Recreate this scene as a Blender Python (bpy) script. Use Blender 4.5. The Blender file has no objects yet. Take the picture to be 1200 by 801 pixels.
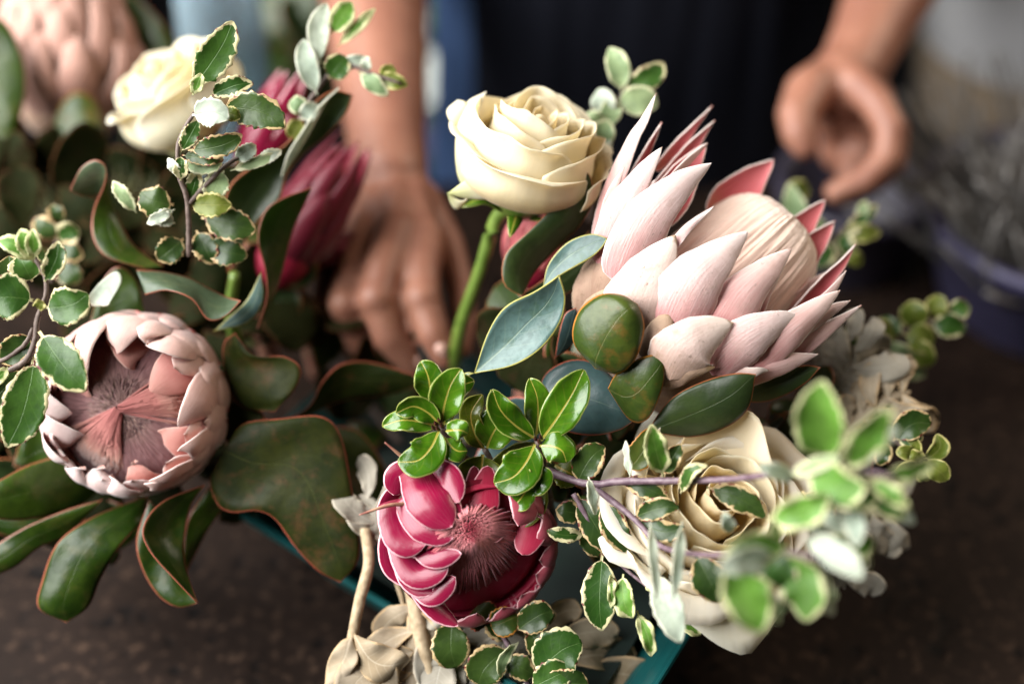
import bpy, bmesh, math, random
from mathutils import Vector, Matrix, noise as mnoise

rnd = random.Random(7)
scene = bpy.context.scene
COL = scene.collection
rad = math.radians

# ------------------------------------------------------------------ camera
PITCH = rad(40.0)
CAM = Vector((0.0, -0.575, 0.70))
RX = Vector((1, 0, 0))
UP = Vector((0, math.sin(PITCH), math.cos(PITCH)))
FW = Vector((0, math.cos(PITCH), -math.sin(PITCH)))
NN = -FW                                  # towards the camera
K = 0.0006                                # metres per photo pixel at one metre (50 mm lens, 36 mm film)


def P(u, v, d):
    return CAM + RX * ((u - 600) * K * d) - UP * ((v - 400.5) * K * d) + FW * d


def on_z(u, v, z):
    """where the sight line through a photo pixel meets the height z"""
    a = P(u, v, 1.0) - CAM
    return CAM + a * ((z - CAM.z) / a.z)


cam_data = bpy.data.cameras.new("camera")
cam = bpy.data.objects.new("camera", cam_data)
COL.objects.link(cam)
cam.location = CAM
cam.rotation_euler = (math.pi / 2 - PITCH, 0, 0)
cam_data.lens = 50
cam_data.sensor_width = 36
cam_data.clip_start = 0.02
cam_data.clip_end = 60
cam_data.dof.use_dof = True
cam_data.dof.focus_distance = 0.742
cam_data.dof.aperture_fstop = 1.5
cam_data.dof.aperture_blades = 0
scene.camera = cam


# ------------------------------------------------------------------ objects
def tag(o, label=None, cat=None, group=None, kind=None):
    if label:
        o["label"] = label
    if cat:
        o["category"] = cat
    if group:
        o["group"] = group
    if kind:
        o["kind"] = kind
    return o


def thing(name, loc, label, cat, group=None):
    o = bpy.data.objects.new(name, None)
    o.empty_display_size = 0.02
    COL.objects.link(o)
    o.location = loc
    return tag(o, label, cat, group)


def link(name, me, mats, parent=None, smooth=True, loc=None):
    o = bpy.data.objects.new(name, me)
    COL.objects.link(o)
    for m in (mats if isinstance(mats, (list, tuple)) else [mats]):
        me.materials.append(m)
    if smooth:
        me.polygons.foreach_set("use_smooth", [True] * len(me.polygons))
    if parent is not None:
        off = parent.location
        for q in [parent.parent]:
            while q is not None:
                off = off + q.location
                q = q.parent
        me.transform(Matrix.Translation(-off))
        o.parent = parent
    return o


def grid_mesh(fn, ns, nt, closed=False, edge=None):
    """fn(s,t) -> (Vector, half_width_m); s 0..1, t -1..1"""
    me = bpy.data.meshes.new("sheet")
    verts, uv1, uv2 = [], [], []
    ncol = nt if closed else nt + 1
    for i in range(ns + 1):
        s = i / ns
        for j in range(ncol):
            t = -1 + 2 * j / nt
            p, hw = fn(s, t)
            verts.append(p)
            uv1.append((s, t))
            e = hw * (1 - abs(t))
            uv2.append((e * 100, hw * 100))       # centimetres
    faces = []
    for i in range(ns):
        for j in range(nt):
            j2 = (j + 1) % ncol if closed else j + 1
            faces.append((i * ncol + j, i * ncol + j2, (i + 1) * ncol + j2, (i + 1) * ncol + j))
    me.from_pydata(verts, [], faces)
    a = me.uv_layers.new(name="UVMap")
    b = me.uv_layers.new(name="edge")
    k = 0
    for f in faces:
        for n, vi in enumerate(f):
            u, w = uv1[vi]
            if closed and (n in (1, 2)) and vi % ncol == 0:
                w = 1.0
            a.data[k].uv = (u, w)
            b.data[k].uv = uv2[vi]
            k += 1
    return me


def solid(o, th, back=0):
    m = o.modifiers.new("thickness", 'SOLIDIFY')
    m.thickness = th
    m.offset = -1
    m.use_even_offset = False
    m.material_offset = back
    return o


def crom(pts, s):
    """Catmull-Rom through a list of Vectors, s 0..1 by index"""
    n = len(pts) - 1
    if n == 1:
        return pts[0].lerp(pts[1], s)
    x = min(max(s, 0.0), 1.0) * n
    i = min(int(x), n - 1)
    f = x - i
    p1, p2 = pts[i], pts[i + 1]
    p0 = pts[i - 1] if i > 0 else p1 * 2 - p2
    p3 = pts[i + 2] if i + 2 <= n else p2 * 2 - p1
    return 0.5 * ((2 * p1) + (p2 - p0) * f + (2 * p0 - 5 * p1 + 4 * p2 - p3) * f * f + (3 * p1 - p0 - 3 * p2 + p3) * f ** 3)


class Curve:
    """spline sampled by arc length"""
    def __init__(self, pts, n=60):
        self.q = [crom(pts, i / n) for i in range(n + 1)]
        self.c = [0.0]
        for i in range(n):
            self.c.append(self.c[-1] + (self.q[i + 1] - self.q[i]).length)
        self.n = n
        self.L = max(self.c[-1], 1e-6)

    def at(self, s):
        x = s * self.L
        lo, hi = 0, self.n
        while hi - lo > 1:
            mid = (lo + hi) // 2
            if self.c[mid] <= x:
                lo = mid
            else:
                hi = mid
        f = (x - self.c[lo]) / max(self.c[hi] - self.c[lo], 1e-9)
        return self.q[lo].lerp(self.q[hi], min(max(f, 0), 1))

    def tan(self, s):
        return (self.at(min(s + .02, 1)) - self.at(max(s - .02, 0))).normalized()


def pw(a, b):
    pk = a / (a + b) if a + b else .5
    m = (pk ** a) * ((1 - pk) ** b)
    return lambda s: (max(s, 0) ** a) * (max(1 - s, 0) ** b) / m


SHAPES = {
    'leaf': pw(.75, .75),
    'oval': pw(.5, .5),
    'obo': pw(.9, .48),
    'lance': pw(.55, .85),
    'bract': lambda s: pw(.33, .95)(s) * .88 + .12 * pw(.3, .4)(s),
    'blunt': pw(.25, .32),
    'strap': pw(.12, .35),
    'petal': pw(.6, .3),
    'petiole': lambda s: (.07 if s < .10 else max(.07, pw(.70, .74)((s - .08) / .92))),
}


def blade_fn(pts, w, shape='leaf', roll=0.0, roll2=None, cup=0.0, wave=0.0, nw=3, ph=0.0, serr=0.0, ref=None, tipcup=None, refpt=None, lump=.0005):
    """ribbon on a spline. pts: world Vectors; w: full width in metres; cup: half-angle in degrees, edges bend towards
    +normal when positive; the normal faces the camera (or ref) at roll 0."""
    cv = Curve(pts)
    f = SHAPES[shape] if isinstance(shape, str) else shape
    r1, r2 = rad(roll), rad(roll if roll2 is None else roll2)

    def fn(s, t):
        c = cv.at(s)
        T = cv.tan(s)
        n0 = (ref if ref is not None else (CAM - c).normalized())
        if refpt is not None:
            n0 = (c - refpt)
        S = T.cross(n0)
        if S.length < 1e-4:
            S = T.cross(UP)
        S.normalize()
        N = S.cross(T).normalized()
        a = r1 + (r2 - r1) * s
        S, N = S * math.cos(a) + N * math.sin(a), N * math.cos(a) - S * math.sin(a)
        hw = max(f(s), 0.004) * w * .5
        if serr:
            hw *= 1 + serr * math.sin(s * 46 + ph * 3) * abs(t)
        cu = rad(cup if tipcup is None else cup + (tipcup - cup) * s)
        if abs(cu) > 1e-3:
            sx = math.sin(cu * t) / cu
            nz = (1 - math.cos(cu * t)) / cu
        else:
            sx, nz = t, 0
        dz = wave * math.sin(s * nw * 2 * math.pi + ph + (1.9 if t > 0 else 0)) * abs(t) ** 2 * min(1, f(s) * 1.5)
        if lump:
            q = c + S * (hw * t * .8)
            k = min(1, f(s) * 1.3)
            dz += lump * k * (mnoise.noise(q * 85 + Vector((ph, 0, 0))) + .5 * mnoise.noise(q * 210 + Vector((0, ph, 0))))
            sx *= 1 + (.10 if lump > .0004 else .05) * mnoise.noise(Vector((s * 14 + ph * 3, 1.1 if t > 0 else 6.7, ph))) * abs(t) * .5 + .07 * mnoise.noise(Vector((s * 5 + ph, 3.1 if t > 0 else 8.7, ph))) * abs(t)
        return c + S * (hw * sx) + N * (hw * nz + dz), hw
    return fn


def W3(pts, d):
    """photo pixels (+ offset in cm away from the camera) to world points"""
    out = []
    for p in pts:
        dz = p[2] if len(p) > 2 else 0.0
        out.append(P(p[0], p[1], d + dz * .01))
    return out


def blade(name, pts, d, wpx, mats, parent, th=.0006, ns=16, nt=8, **kw):
    q = W3(pts, d)
    me = grid_mesh(blade_fn(q, wpx * K * d, **kw), ns, nt)
    o = link(name, me, mats, parent)
    solid(o, th, 1 if isinstance(mats, (list, tuple)) and len(mats) > 1 else 0)
    return o


def loft(name, A, B, d, mats, parent, bulge=0.0, th=.0007, ns=26, nt=12, flip=False, bow=0.0, ripple=0.0):
    """sheet between two edge lines that share its tip"""
    ca, cb = Curve(W3(A, d)), Curve(W3(B, d))

    def fn(s, t):
        a, b = ca.at(s), cb.at(s)
        if flip:
            a, b = b, a
        m = (a + b) / 2
        hw = (b - a).length / 2
        view = (CAM - m).normalized()
        k = (1 - t * t)
        n = view * (bulge * .01 * k * min(1, hw / .012)) + view * (bow * .01 * math.sin(s * math.pi))
        q_ = a.lerp(b, (t + 1) / 2)
        n = n + view * (.0007 * min(1, hw / .01) * (mnoise.noise(q_ * 60) + .5 * mnoise.noise(q_ * 160)))
        if ripple:
            n = n + view * (ripple * .01 * math.sin(s * 11 + t * 2.5) * (.4 + .6 * abs(t)) * min(1, hw / .012))
        return a.lerp(b, (t + 1) / 2) + n, hw
    me = grid_mesh(fn, ns, nt)
    # front has to face the camera
    pl = me.polygons[len(me.polygons) // 2]
    c = pl.center
    if pl.normal.dot(CAM - c) < 0:
        me.flip_normals()
    o = link(name, me, mats, parent)
    solid(o, th, 1 if isinstance(mats, (list, tuple)) and len(mats) > 1 else 0)
    return o


def tube_mesh(pts, radii, seg=10, n=24, bump=0.0, seed=0.0):
    cv = Curve(pts)
    m = len(radii) - 1

    def r_at(s):
        x = s * m
        i = min(int(x), m - 1) if m else 0
        return radii[0] if m == 0 else radii[i] + (radii[i + 1] - radii[i]) * (x - i)
    ref = Vector((.3, .2, .93))

    def fn(s, t):
        c = cv.at(s)
        T = cv.tan(s)
        S = T.cross(ref).normalized()
        N = S.cross(T)
        a = math.pi * t
        r = r_at(s)
        if bump:
            r *= 1 + bump * mnoise.noise(Vector((s * cv.L * 260 + seed, math.cos(a) * 1.2, math.sin(a) * 1.2)))
        return c + (S * math.cos(a) + N * math.sin(a)) * r, r
    me = grid_mesh(fn, n, seg, closed=True)
    bm = bmesh.new()
    bm.from_mesh(me)
    bm.edges.ensure_lookup_table()
    bmesh.ops.holes_fill(bm, edges=[e for e in bm.edges if e.is_boundary], sides=0)
    bmesh.ops.recalc_face_normals(bm, faces=bm.faces)
    bm.to_mesh(me)
    bm.free()
    return me


def tube(name, pts, radii, mat, parent, d=None, seg=10, n=24, bump=0.0):
    q = W3(pts, d) if d is not None else pts
    return link(name, tube_mesh(q, radii, seg, n, bump, rnd.random() * 50), mat, parent)


def basis(axis, hint=None):
    A = axis.normalized()
    h = hint if hint is not None else (RX if abs(A.dot(RX)) < .9 else UP)
    X = (h - A * h.dot(A)).normalized()
    Y = A.cross(X)
    return X, Y, A


def lathe_mesh(prof, seg=64, origin=Vector((0, 0, 0)), axis=Vector((0, 0, 1)), mod=None):
    """prof: list of (r,z)"""
    X, Y, A = basis(axis)
    n = len(prof) - 1

    def fn(s, t):
        x = s * n
        i = min(int(x), n - 1)
        f = x - i
        r = prof[i][0] + (prof[i + 1][0] - prof[i][0]) * f
        z = prof[i][1] + (prof[i + 1][1] - prof[i][1]) * f
        a = math.pi * t
        if mod:
            r, z = mod(r, z, a, s)
        return origin + X * (r * math.cos(a)) + Y * (r * math.sin(a)) + A * z, max(r, 1e-4)
    return fn, n, seg


def lathe(name, prof, mat, parent=None, seg=64, origin=Vector((0, 0, 0)), axis=Vector((0, 0, 1)), mod=None, ns=None, th=0):
    fn, n, seg = lathe_mesh(prof, seg, origin, axis, mod)
    me = grid_mesh(fn, ns or n, seg, closed=True)
    bm = bmesh.new()
    bm.from_mesh(me)
    bmesh.ops.recalc_face_normals(bm, faces=bm.faces)
    bm.to_mesh(me)
    bm.free()
    o = link(name, me, mat, parent)
    if th:
        solid(o, th)
    return o


def smooth_prof(pts, n=28):
    v = [Vector((p[0], p[1], 0)) for p in pts]
    return [(max(crom(v, i / n).x, 0.0001), crom(v, i / n).y) for i in range(n + 1)]
# ------------------------------------------------------------------ materials
class NT:
    def __init__(self, name):
        self.m = bpy.data.materials.new(name)
        self.m.use_nodes = True
        self.t = self.m.node_tree
        self.t.nodes.clear()
        self.out = self.t.nodes.new('ShaderNodeOutputMaterial')

    def n(self, typ, ins=None, **props):
        nd = self.t.nodes.new('ShaderNode' + typ)
        for k, v in props.items():
            setattr(nd, k, v)
        for k, v in (ins or {}).items():
            self.set(nd.inputs[k], v)
        return nd

    def set(self, sock, v):
        if isinstance(v, bpy.types.NodeSocket):
            self.t.links.new(v, sock)
        elif isinstance(v, (tuple, list)) and len(v) == 3 and sock.type == 'RGBA':
            sock.default_value = (*v, 1)
        else:
            sock.default_value = v

    def math(self, op, a, b=0.0, clamp=False):
        nd = self.n('Math', operation=op, use_clamp=clamp)
        self.set(nd.inputs[0], a)
        self.set(nd.inputs[1], b)
        return nd.outputs[0]

    def mix(self, f, a, b, mode='MIX'):
        nd = self.n('Mix', data_type='RGBA', blend_type=mode)
        self.set(nd.inputs[0], f)
        self.set(nd.inputs[6], a)
        self.set(nd.inputs[7], b)
        return nd.outputs[2]

    def ramp(self, x, lo, hi, a=0.0, b=1.0):
        nd = self.n('MapRange', interpolation_type='SMOOTHSTEP')
        for i, v in enumerate((x, lo, hi, a, b)):
            self.set(nd.inputs[i], v)
        return nd.outputs[0]

    def noise(self, scale, detail=3.0, vec=None, rough=.5, dist=0.0):
        nd = self.n('TexNoise', {'Scale': scale, 'Detail': detail, 'Roughness': rough, 'Distortion': dist})
        self.set(nd.inputs['Vector'], vec if vec is not None else self.obj())
        return nd.outputs['Fac']

    def obj(self):
        if not hasattr(self, '_o'):
            self._o = self.n('TexCoord').outputs['Object']
        return self._o

    def uv(self, name):
        nd = self.n('UVMap', uv_map=name)
        sp = self.n('SeparateXYZ', {0: nd.outputs[0]})
        return sp.outputs[0], sp.outputs[1], nd.outputs[0]

    def rand(self):
        return self.n('ObjectInfo').outputs['Random']

    def surface(self, col, rough=.5, bump=None, bstr=.3, bdist=.001, trans=0.0, tcol=None, spec=.5, **kw):
        b = self.n('BsdfPrincipled')
        self.set(b.inputs['Base Color'], col)
        self.set(b.inputs['Roughness'], rough)
        self.set(b.inputs['Specular IOR Level'], spec)
        for k, v in kw.items():
            self.set(b.inputs[k.replace('_', ' ')], v)
        if bump is not None:
            bn = self.n('Bump', {'Height': bump, 'Strength': bstr, 'Distance': bdist})
            self.t.links.new(bn.outputs[0], b.inputs['Normal'])
        s = b.outputs[0]
        if trans:
            tr = self.n('BsdfTranslucent')
            self.set(tr.inputs['Color'], tcol if tcol is not None else col)
            mx = self.n('MixShader', {0: trans})
            self.t.links.new(s, mx.inputs[1])
            self.t.links.new(tr.outputs[0], mx.inputs[2])
            s = mx.outputs[0]
        self.t.links.new(s, self.out.inputs[0])
        return self.m


def leaf_mat(name, dark, light, vein, margin, mw=.05, jag=.0, side=.25, rough=.34, midw=.03, blotch=None, trans=.18, nveins=8.0,
             spots=None, sheen=None, spec=.4, bands=None, midstr=.5):
    """mw, jag, midw in cm"""
    t = NT(name)
    s, tt, uvv = t.uv('UVMap')
    e, hw, _ = t.uv('edge')
    at = t.math('ABSOLUTE', tt)
    n1 = t.noise(55, 4)
    n2 = t.noise(260, 3)
    n3 = t.noise(900, 2)
    if sheen:
        n2 = t.math('ADD', n2, t.math('MULTIPLY', t.noise(110, 5, rough=.75), 2.2))
    f = t.ramp(t.math('ADD', n1, t.math('MULTIPLY', t.math('SUBTRACT', t.rand(), .5), .3)), .32, .7)
    col = t.mix(f, dark, light)
    if blotch:
        col = t.mix(t.math('MULTIPLY', t.ramp(t.noise(75, 5, rough=.65), .5, .66), blotch[1]), col, blotch[0])
    if bands:                                   # pale irregular zone that follows the leaf edge
        k = t.math('ADD', e, t.math('MULTIPLY', t.math('SUBTRACT', t.noise(170, 3), .5), bands[2]))
        col = t.mix(t.ramp(k, bands[1], bands[1] * .8), col, bands[0])
    col = t.mix(t.ramp(n2, .45, .7, 0, .35), col, t.mix(.5, dark, (.0, .0, .0)))
    # side veins
    q = t.math('SUBTRACT', t.math('MULTIPLY', s, nveins), t.math('MULTIPLY', at, 1.6))
    q = t.math('ADD', q, t.math('MULTIPLY', n1, .5))
    fr = t.math('ABSOLUTE', t.math('SUBTRACT', t.math('FRACT', q), .5))
    sv = t.ramp(fr, .09, .0)
    sv = t.math('MULTIPLY', sv, t.ramp(at, .95, .55))
    col = t.mix(t.math('MULTIPLY', sv, side), col, vein)
    mid = t.math('SUBTRACT', hw, e)
    taper = t.math('MULTIPLY', t.math('SUBTRACT', 1.08, s), midw)
    mv = t.ramp(t.math('SUBTRACT', mid, taper), .02, .0)
    col = t.mix(t.math('MULTIPLY', mv, midstr), col, vein)
    # margin
    if jag:
        mm = t.math('ADD', e, t.math('ADD', t.math('MULTIPLY', t.math('SUBTRACT', t.noise(420, 4, rough=.7), .5), jag * 2.6), t.math('MULTIPLY', t.math('SUBTRACT', t.noise(120, 2), .5), jag * 5.5)))
    else:
        mm = t.math('ADD', e, t.math('ADD', t.math('MULTIPLY', t.math('SUBTRACT', t.noise(50, 3), .5), mw * 2.4), t.math('MULTIPLY', t.math('SUBTRACT', t.noise(300, 3), .5), mw * 1.2)))
    mk = t.ramp(mm, mw * MWK, mw * MWK * .7)
    col = t.mix(mk, col, margin)
    if spots:
        sp = t.math('MULTIPLY', t.ramp(t.noise(380, 3), .56, .62), t.ramp(e, spots[1], spots[1] * .5))
        col = t.mix(sp, col, spots[0])
    hgt = t.math('ADD', t.math('MULTIPLY', sv, -.28 * side), t.math('ADD', t.math('MULTIPLY', mv, -.45), t.math('ADD', t.math('MULTIPLY', n2, .5), t.math('MULTIPLY', n3, .14))))
    rg = t.math('ADD', rough, t.math('MULTIPLY', t.math('SUBTRACT', n2, .5), .25))
    return t.surface(col, rg, hgt, .4, .0009, trans, t.mix(.5, col, (.25, .42, .05)), spec)


def bract_mat(name, stops, edge, ew=.05, mott=None, rough=.6, trans=.1, fuzz=.2, fib=.5, tip=None, spec=.35, coat=0.0):
    t = NT(name)
    s, tt, uvv = t.uv('UVMap')
    e, hw, _ = t.uv('edge')
    n1 = t.noise(60, 4)
    n3 = t.noise(620, 4, rough=.7)
    cr = t.n('ValToRGB')
    el = cr.color_ramp.elements
    while len(el) < len(stops):
        el.new(.5)
    for i, (p, c) in enumerate(stops):
        el[i].position = p
        el[i].color = (*c, 1)
    sx = t.math('ADD', s, t.math('MULTIPLY', t.math('SUBTRACT', n1, .5), .35))
    t.set(cr.inputs[0], sx)
    col = cr.outputs[0]
    if mott:
        col = t.mix(t.math('MULTIPLY', t.ramp(t.noise(95, 6, rough=.7), .5, .72), mott[1]), col, mott[0])
        col = t.mix(t.math('MULTIPLY', t.ramp(t.noise(340, 3), .66, .74), mott[1]), col, (mott[0][0] * .5, mott[0][1] * .45, mott[0][2] * .4))
    mp = t.n('Mapping', {'Vector': uvv, 'Scale': (1.6, 11.0, 1.0)})
    fb = t.noise(1.6, 4, mp.outputs[0], .6)
    col = t.mix(t.math('MULTIPLY', t.ramp(fb, .42, .75), fib * .5), col, edge)
    ew = ew * 1.5
    ed = t.math('ADD', e, t.math('MULTIPLY', t.math('SUBTRACT', t.noise(500, 2), .5), ew * .7))
    col = t.mix(t.math('MULTIPLY', t.ramp(ed, ew, ew * .4), .85), col, edge)
    if tip:
        k = t.ramp(t.math('ADD', s, t.math('MULTIPLY', t.math('SUBTRACT', t.noise(260, 4), .5), .12)), tip[1], tip[1] + .04)
        col = t.mix(t.math('MULTIPLY', k, .85), col, tip[0])
    hgt = t.math('ADD', t.math('MULTIPLY', fb, fib * .35), t.math('ADD', t.math('MULTIPLY', n3, .22 * min(1, fuzz * 4 + .1)), t.math('MULTIPLY', n1, .35)))
    return t.surface(col, rough, hgt, .75, .0016, trans, t.mix(.4, col, (.8, .25, .2)), spec, Sheen_Weight=fuzz, Sheen_Roughness=.4, Coat_Weight=coat, Coat_Roughness=.3)


def petal_mat(name, base, mid, rim, trans=.42):
    t = NT(name)
    s, tt, uvv = t.uv('UVMap')
    n1 = t.noise(45, 3)
    mp = t.n('Mapping', {'Vector': uvv, 'Scale': (2.5, 22.0, 1.0)})
    fb = t.noise(1.5, 4, mp.outputs[0], .6)
    x = t.math('ADD', s, t.math('MULTIPLY', t.math('SUBTRACT', n1, .5), .3))
    cr = t.n('ValToRGB')
    el = cr.color_ramp.elements
    el.new(.5)
    for i, (p, c) in enumerate(((.1, base), (.55, mid), (.92, rim))):
        el[i].position = p
        el[i].color = (*c, 1)
    t.set(cr.inputs[0], x)
    col = t.mix(t.math('MULTIPLY', t.ramp(fb, .5, .8), .18), cr.outputs[0], (base[0] * .95, base[1] * .9, base[2] * .8))
    h = t.math('ADD', t.math('MULTIPLY', fb, .6), t.math('MULTIPLY', t.noise(500, 2), .12))
    return t.surface(col, .55, h, .25, .0007, trans, t.mix(.35, col, (.95, .72, .3)), .3, Sheen_Weight=.12)


def plain(name, c1, c2, scale=40, rough=.5, bstr=.2, bdist=.001, detail=4, spec=.5, **kw):
    t = NT(name)
    n = t.noise(scale, detail)
    return t.surface(t.mix(t.ramp(n, .3, .7), c1, c2), rough, n, bstr, bdist, 0, None, spec, **kw)


M = {}
MWK = 1.7
# greenery
M['king_leaf'] = leaf_mat('king_leaf', (.014, .034, .003), (.034, .062, .006), (.060, .09, .016), (.30, .085, .05), .040, side=.06, rough=.32, midw=.03, midstr=.35, spec=.35, blotch=((.085, .075, .018), .35), nveins=6)
M['king_leaf_warm'] = leaf_mat('king_leaf_warm', (.012, .019, .002), (.027, .032, .004), (.06, .07, .014), (.30, .07, .04), .042, side=.10, rough=.55, midw=.03, midstr=.5, spec=.18, blotch=((.12, .045, .02), .35), nveins=6)
M['king_back'] = leaf_mat('king_back', (.055, .085, .045), (.085, .115, .06), (.13, .16, .07), (.30, .09, .05), .05, side=.15, rough=.4, nveins=6)
M['blue_leaf'] = leaf_mat('blue_leaf', (.060, .115, .105), (.095, .165, .150), (.20, .27, .19), (.36, .34, .09), .035, side=.16, rough=.36, midw=.045, blotch=((.05, .10, .05), .5), nveins=7, trans=.1)
M['slate_leaf'] = leaf_mat('slate_leaf', (.035, .070, .070), (.060, .105, .102), (.10, .15, .12), (.38, .09, .05), .035, side=.12, rough=.34, midw=.04, nveins=7, trans=.08)
M['olive_leaf'] = leaf_mat('olive_leaf', (.030, .058, .008), (.060, .085, .012), (.12, .12, .03), (.42, .17, .03), .05, side=.12, rough=.36, midw=.03, blotch=((.16, .075, .015), .55), nveins=6)
M['dark_leaf'] = leaf_mat('dark_leaf', (.020, .036, .010), (.034, .056, .014), (.06, .085, .03), (.32, .10, .04), .04, side=.10, rough=.4, midw=.03, nveins=6)
M['pit_leaf'] = leaf_mat('pit_leaf', (.034, .105, .003), (.075, .190, .008), (.42, .36, .06), (.32, .36, .09), .026, side=.10, rough=.20, midw=.055, nveins=6, spec=.6, midstr=.9)
M['pit_olive'] = leaf_mat('pit_olive', (.050, .075, .004), (.095, .115, .008), (.38, .26, .05), (.30, .30, .07), .024, side=.14, rough=.28, midw=.05, nveins=6, midstr=.8)
M['var_leaf'] = leaf_mat('var_leaf', (.025, .075, .010), (.050, .120, .018), (.10, .19, .04), (.66, .60, .34), .085, jag=.15, side=.2, rough=.36, midw=.02, nveins=7, spots=((.16, .022, .035), .10), trans=.2)
M['var_dark'] = leaf_mat('var_dark', (.022, .050, .009), (.042, .080, .014), (.08, .13, .03), (.55, .40, .20), .07, jag=.13, side=.2, rough=.36, midw=.02, nveins=7, spots=((.15, .02, .02), .13))
M['var_lime'] = leaf_mat('var_lime', (.10, .24, .028), (.15, .33, .045), (.30, .46, .12), (.68, .68, .36), .13, jag=.10, side=.15, rough=.45, midw=.015, nveins=6, trans=.3)
M['var_olive'] = leaf_mat('var_olive', (.10, .14, .014), (.17, .20, .03), (.30, .30, .08), (.50, .45, .17), .06, jag=.08, side=.2, rough=.45, midw=.02, nveins=6, trans=.25)
M['pale_leaf'] = leaf_mat('pale_leaf', (.42, .50, .40), (.60, .66, .54), (.36, .46, .30), (.74, .74, .60), .06, jag=.06, side=.2, rough=.5, midw=.02, nveins=6, trans=.3)
M['pale_green'] = leaf_mat('pale_green', (.20, .30, .14), (.34, .44, .22), (.30, .42, .18), (.66, .66, .42), .07, jag=.08, side=.2, rough=.5, midw=.02, nveins=6, trans=.3)
M['silver_leaf'] = leaf_mat('silver_leaf', (.34, .31, .25), (.50, .46, .38), (.50, .47, .40), (.52, .46, .36), .03, jag=.05, side=.3, rough=.8, midw=.03, nveins=9, trans=.12, spec=.15, sheen=1)
M['silver_tan'] = leaf_mat('silver_tan', (.36, .28, .18), (.60, .50, .37), (.56, .48, .36), (.50, .36, .21), .05, jag=.08, side=.3, rough=.75, midw=.05, nveins=9, trans=.12, spec=.15, sheen=1)
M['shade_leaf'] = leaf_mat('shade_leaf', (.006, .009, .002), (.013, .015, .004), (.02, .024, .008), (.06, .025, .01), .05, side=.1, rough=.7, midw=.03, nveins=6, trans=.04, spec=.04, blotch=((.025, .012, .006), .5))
M['stem_brown'] = plain('stem_brown', (.085, .055, .045), (.15, .11, .09), 300, .6, .4)
M['stem_purple'] = plain('stem_purple', (.10, .055, .075), (.19, .13, .15), 300, .5, .4)
M['stem_green'] = plain('stem_green', (.09, .15, .02), (.14, .21, .035), 120, .4, .2)
M['stem_pink'] = plain('stem_pink', (.30, .10, .08), (.42, .24, .15), 200, .5, .3)
M['stem_tan'] = plain('stem_tan', (.30, .22, .13), (.46, .36, .23), 240, .8, .7)
M['bud_red'] = plain('bud_red', (.06, .015, .015), (.14, .04, .03), 500, .4, .5)
# king protea bracts
M['king_out'] = bract_mat('king_out', ((.0, (.56, .20, .20)), (.40, (.73, .46, .43)), (.95, (.84, .70, .66))), (.88, .79, .75), .055, ((.54, .36, .29), .5), .62, .1, .35, fib=.8, tip=((.46, .30, .22), .965))
M['king_mid'] = bract_mat('king_mid', ((.0, (.58, .18, .18)), (.45, (.74, .42, .39)), (.95, (.83, .63, .57))), (.88, .77, .72), .055, ((.56, .34, .28), .45), .6, .12, .35, fib=.8, tip=((.46, .28, .20), .965))
M['king_low'] = bract_mat('king_low', ((.0, (.42, .26, .19)), (.45, (.70, .51, .45)), (.95, (.80, .68, .60))), (.82, .72, .64), .05, ((.30, .19, .11), .55), .66, .08, .3, tip=((.28, .17, .09), .93))
M['king_brown'] = bract_mat('king_brown', ((.0, (.20, .11, .07)), (.5, (.38, .25, .18)), (.95, (.46, .32, .21))), (.50, .37, .24), .05, ((.14, .08, .045), .6), .7, .05, .2, tip=((.30, .19, .09), .85))  # brown lower bracts; also leaf shadow painted on the left-hand ones
M['king_in'] = bract_mat('king_in', ((.0, (.48, .16, .10)), (.4, (.50, .085, .10)), (.95, (.62, .16, .17))), (.70, .40, .36), .07, None, .5, .18, .2, .3)
# left king protea
M['cup_out'] = bract_mat('cup_out', ((.0, (.34, .18, .12)), (.4, (.70, .40, .35)), (.95, (.80, .54, .48))), (.84, .68, .62), .05, ((.52, .30, .24), .3), .55, .1, .3, tip=((.20, .06, .04), .975))
M['cup_lit'] = bract_mat('cup_lit', ((.0, (.44, .22, .18)), (.4, (.68, .45, .42)), (.95, (.80, .62, .59))), (.85, .75, .72), .05, ((.60, .40, .36), .25), .55, .1, .35, tip=((.30, .09, .07), .975))  # paler copy of cup_out, window light put into the colour
M['cup_in'] = bract_mat('cup_in', ((.0, (.34, .05, .06)), (.5, (.44, .10, .09)), (.95, (.66, .32, .27))), (.72, .48, .40), .05, None, .5, .15, .2, .3)
# crimson protea
M['red_out'] = bract_mat('red_out', ((.0, (.19, .016, .035)), (.35, (.20, .002, .030)), (.95, (.21, .004, .033))), (.80, .46, .50), .07, ((.16, .002, .02), .35), .27, .0, .0, .12, spec=.42)
M['red_in'] = bract_mat('red_in', ((.0, (.15, .005, .018)), (.5, (.32, .010, .040)), (.95, (.36, .02, .055))), (.74, .36, .40), .075, None, .4, .08, .0, .15, spec=.35)
M['red_tip'] = bract_mat('red_tip', ((.0, (.26, .010, .035)), (.5, (.34, .03, .06)), (.95, (.40, .07, .10))), (.84, .52, .54), .08, None, .42, .08, .12, .2, spec=.4)
M['red_bud'] = bract_mat('red_bud', ((.0, (.06, .004, .010)), (.5, (.095, .004, .014)), (.95, (.12, .008, .02))), (.20, .04, .05), .03, None, .4, .06, .1, .3)
# petals
M['rose'] = petal_mat('rose_petal', (.82, .66, .32), (.86, .77, .52), (.88, .83, .66))
M['rose_outer'] = petal_mat('rose_outer', (.62, .66, .32), (.85, .82, .62), (.88, .86, .74))
M['rose_gold'] = petal_mat('rose_gold', (.86, .56, .17), (.88, .70, .36), (.88, .79, .56))
M['rose_cream'] = petal_mat('rose_cream', (.84, .71, .46), (.87, .80, .63), (.89, .85, .75))
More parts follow.
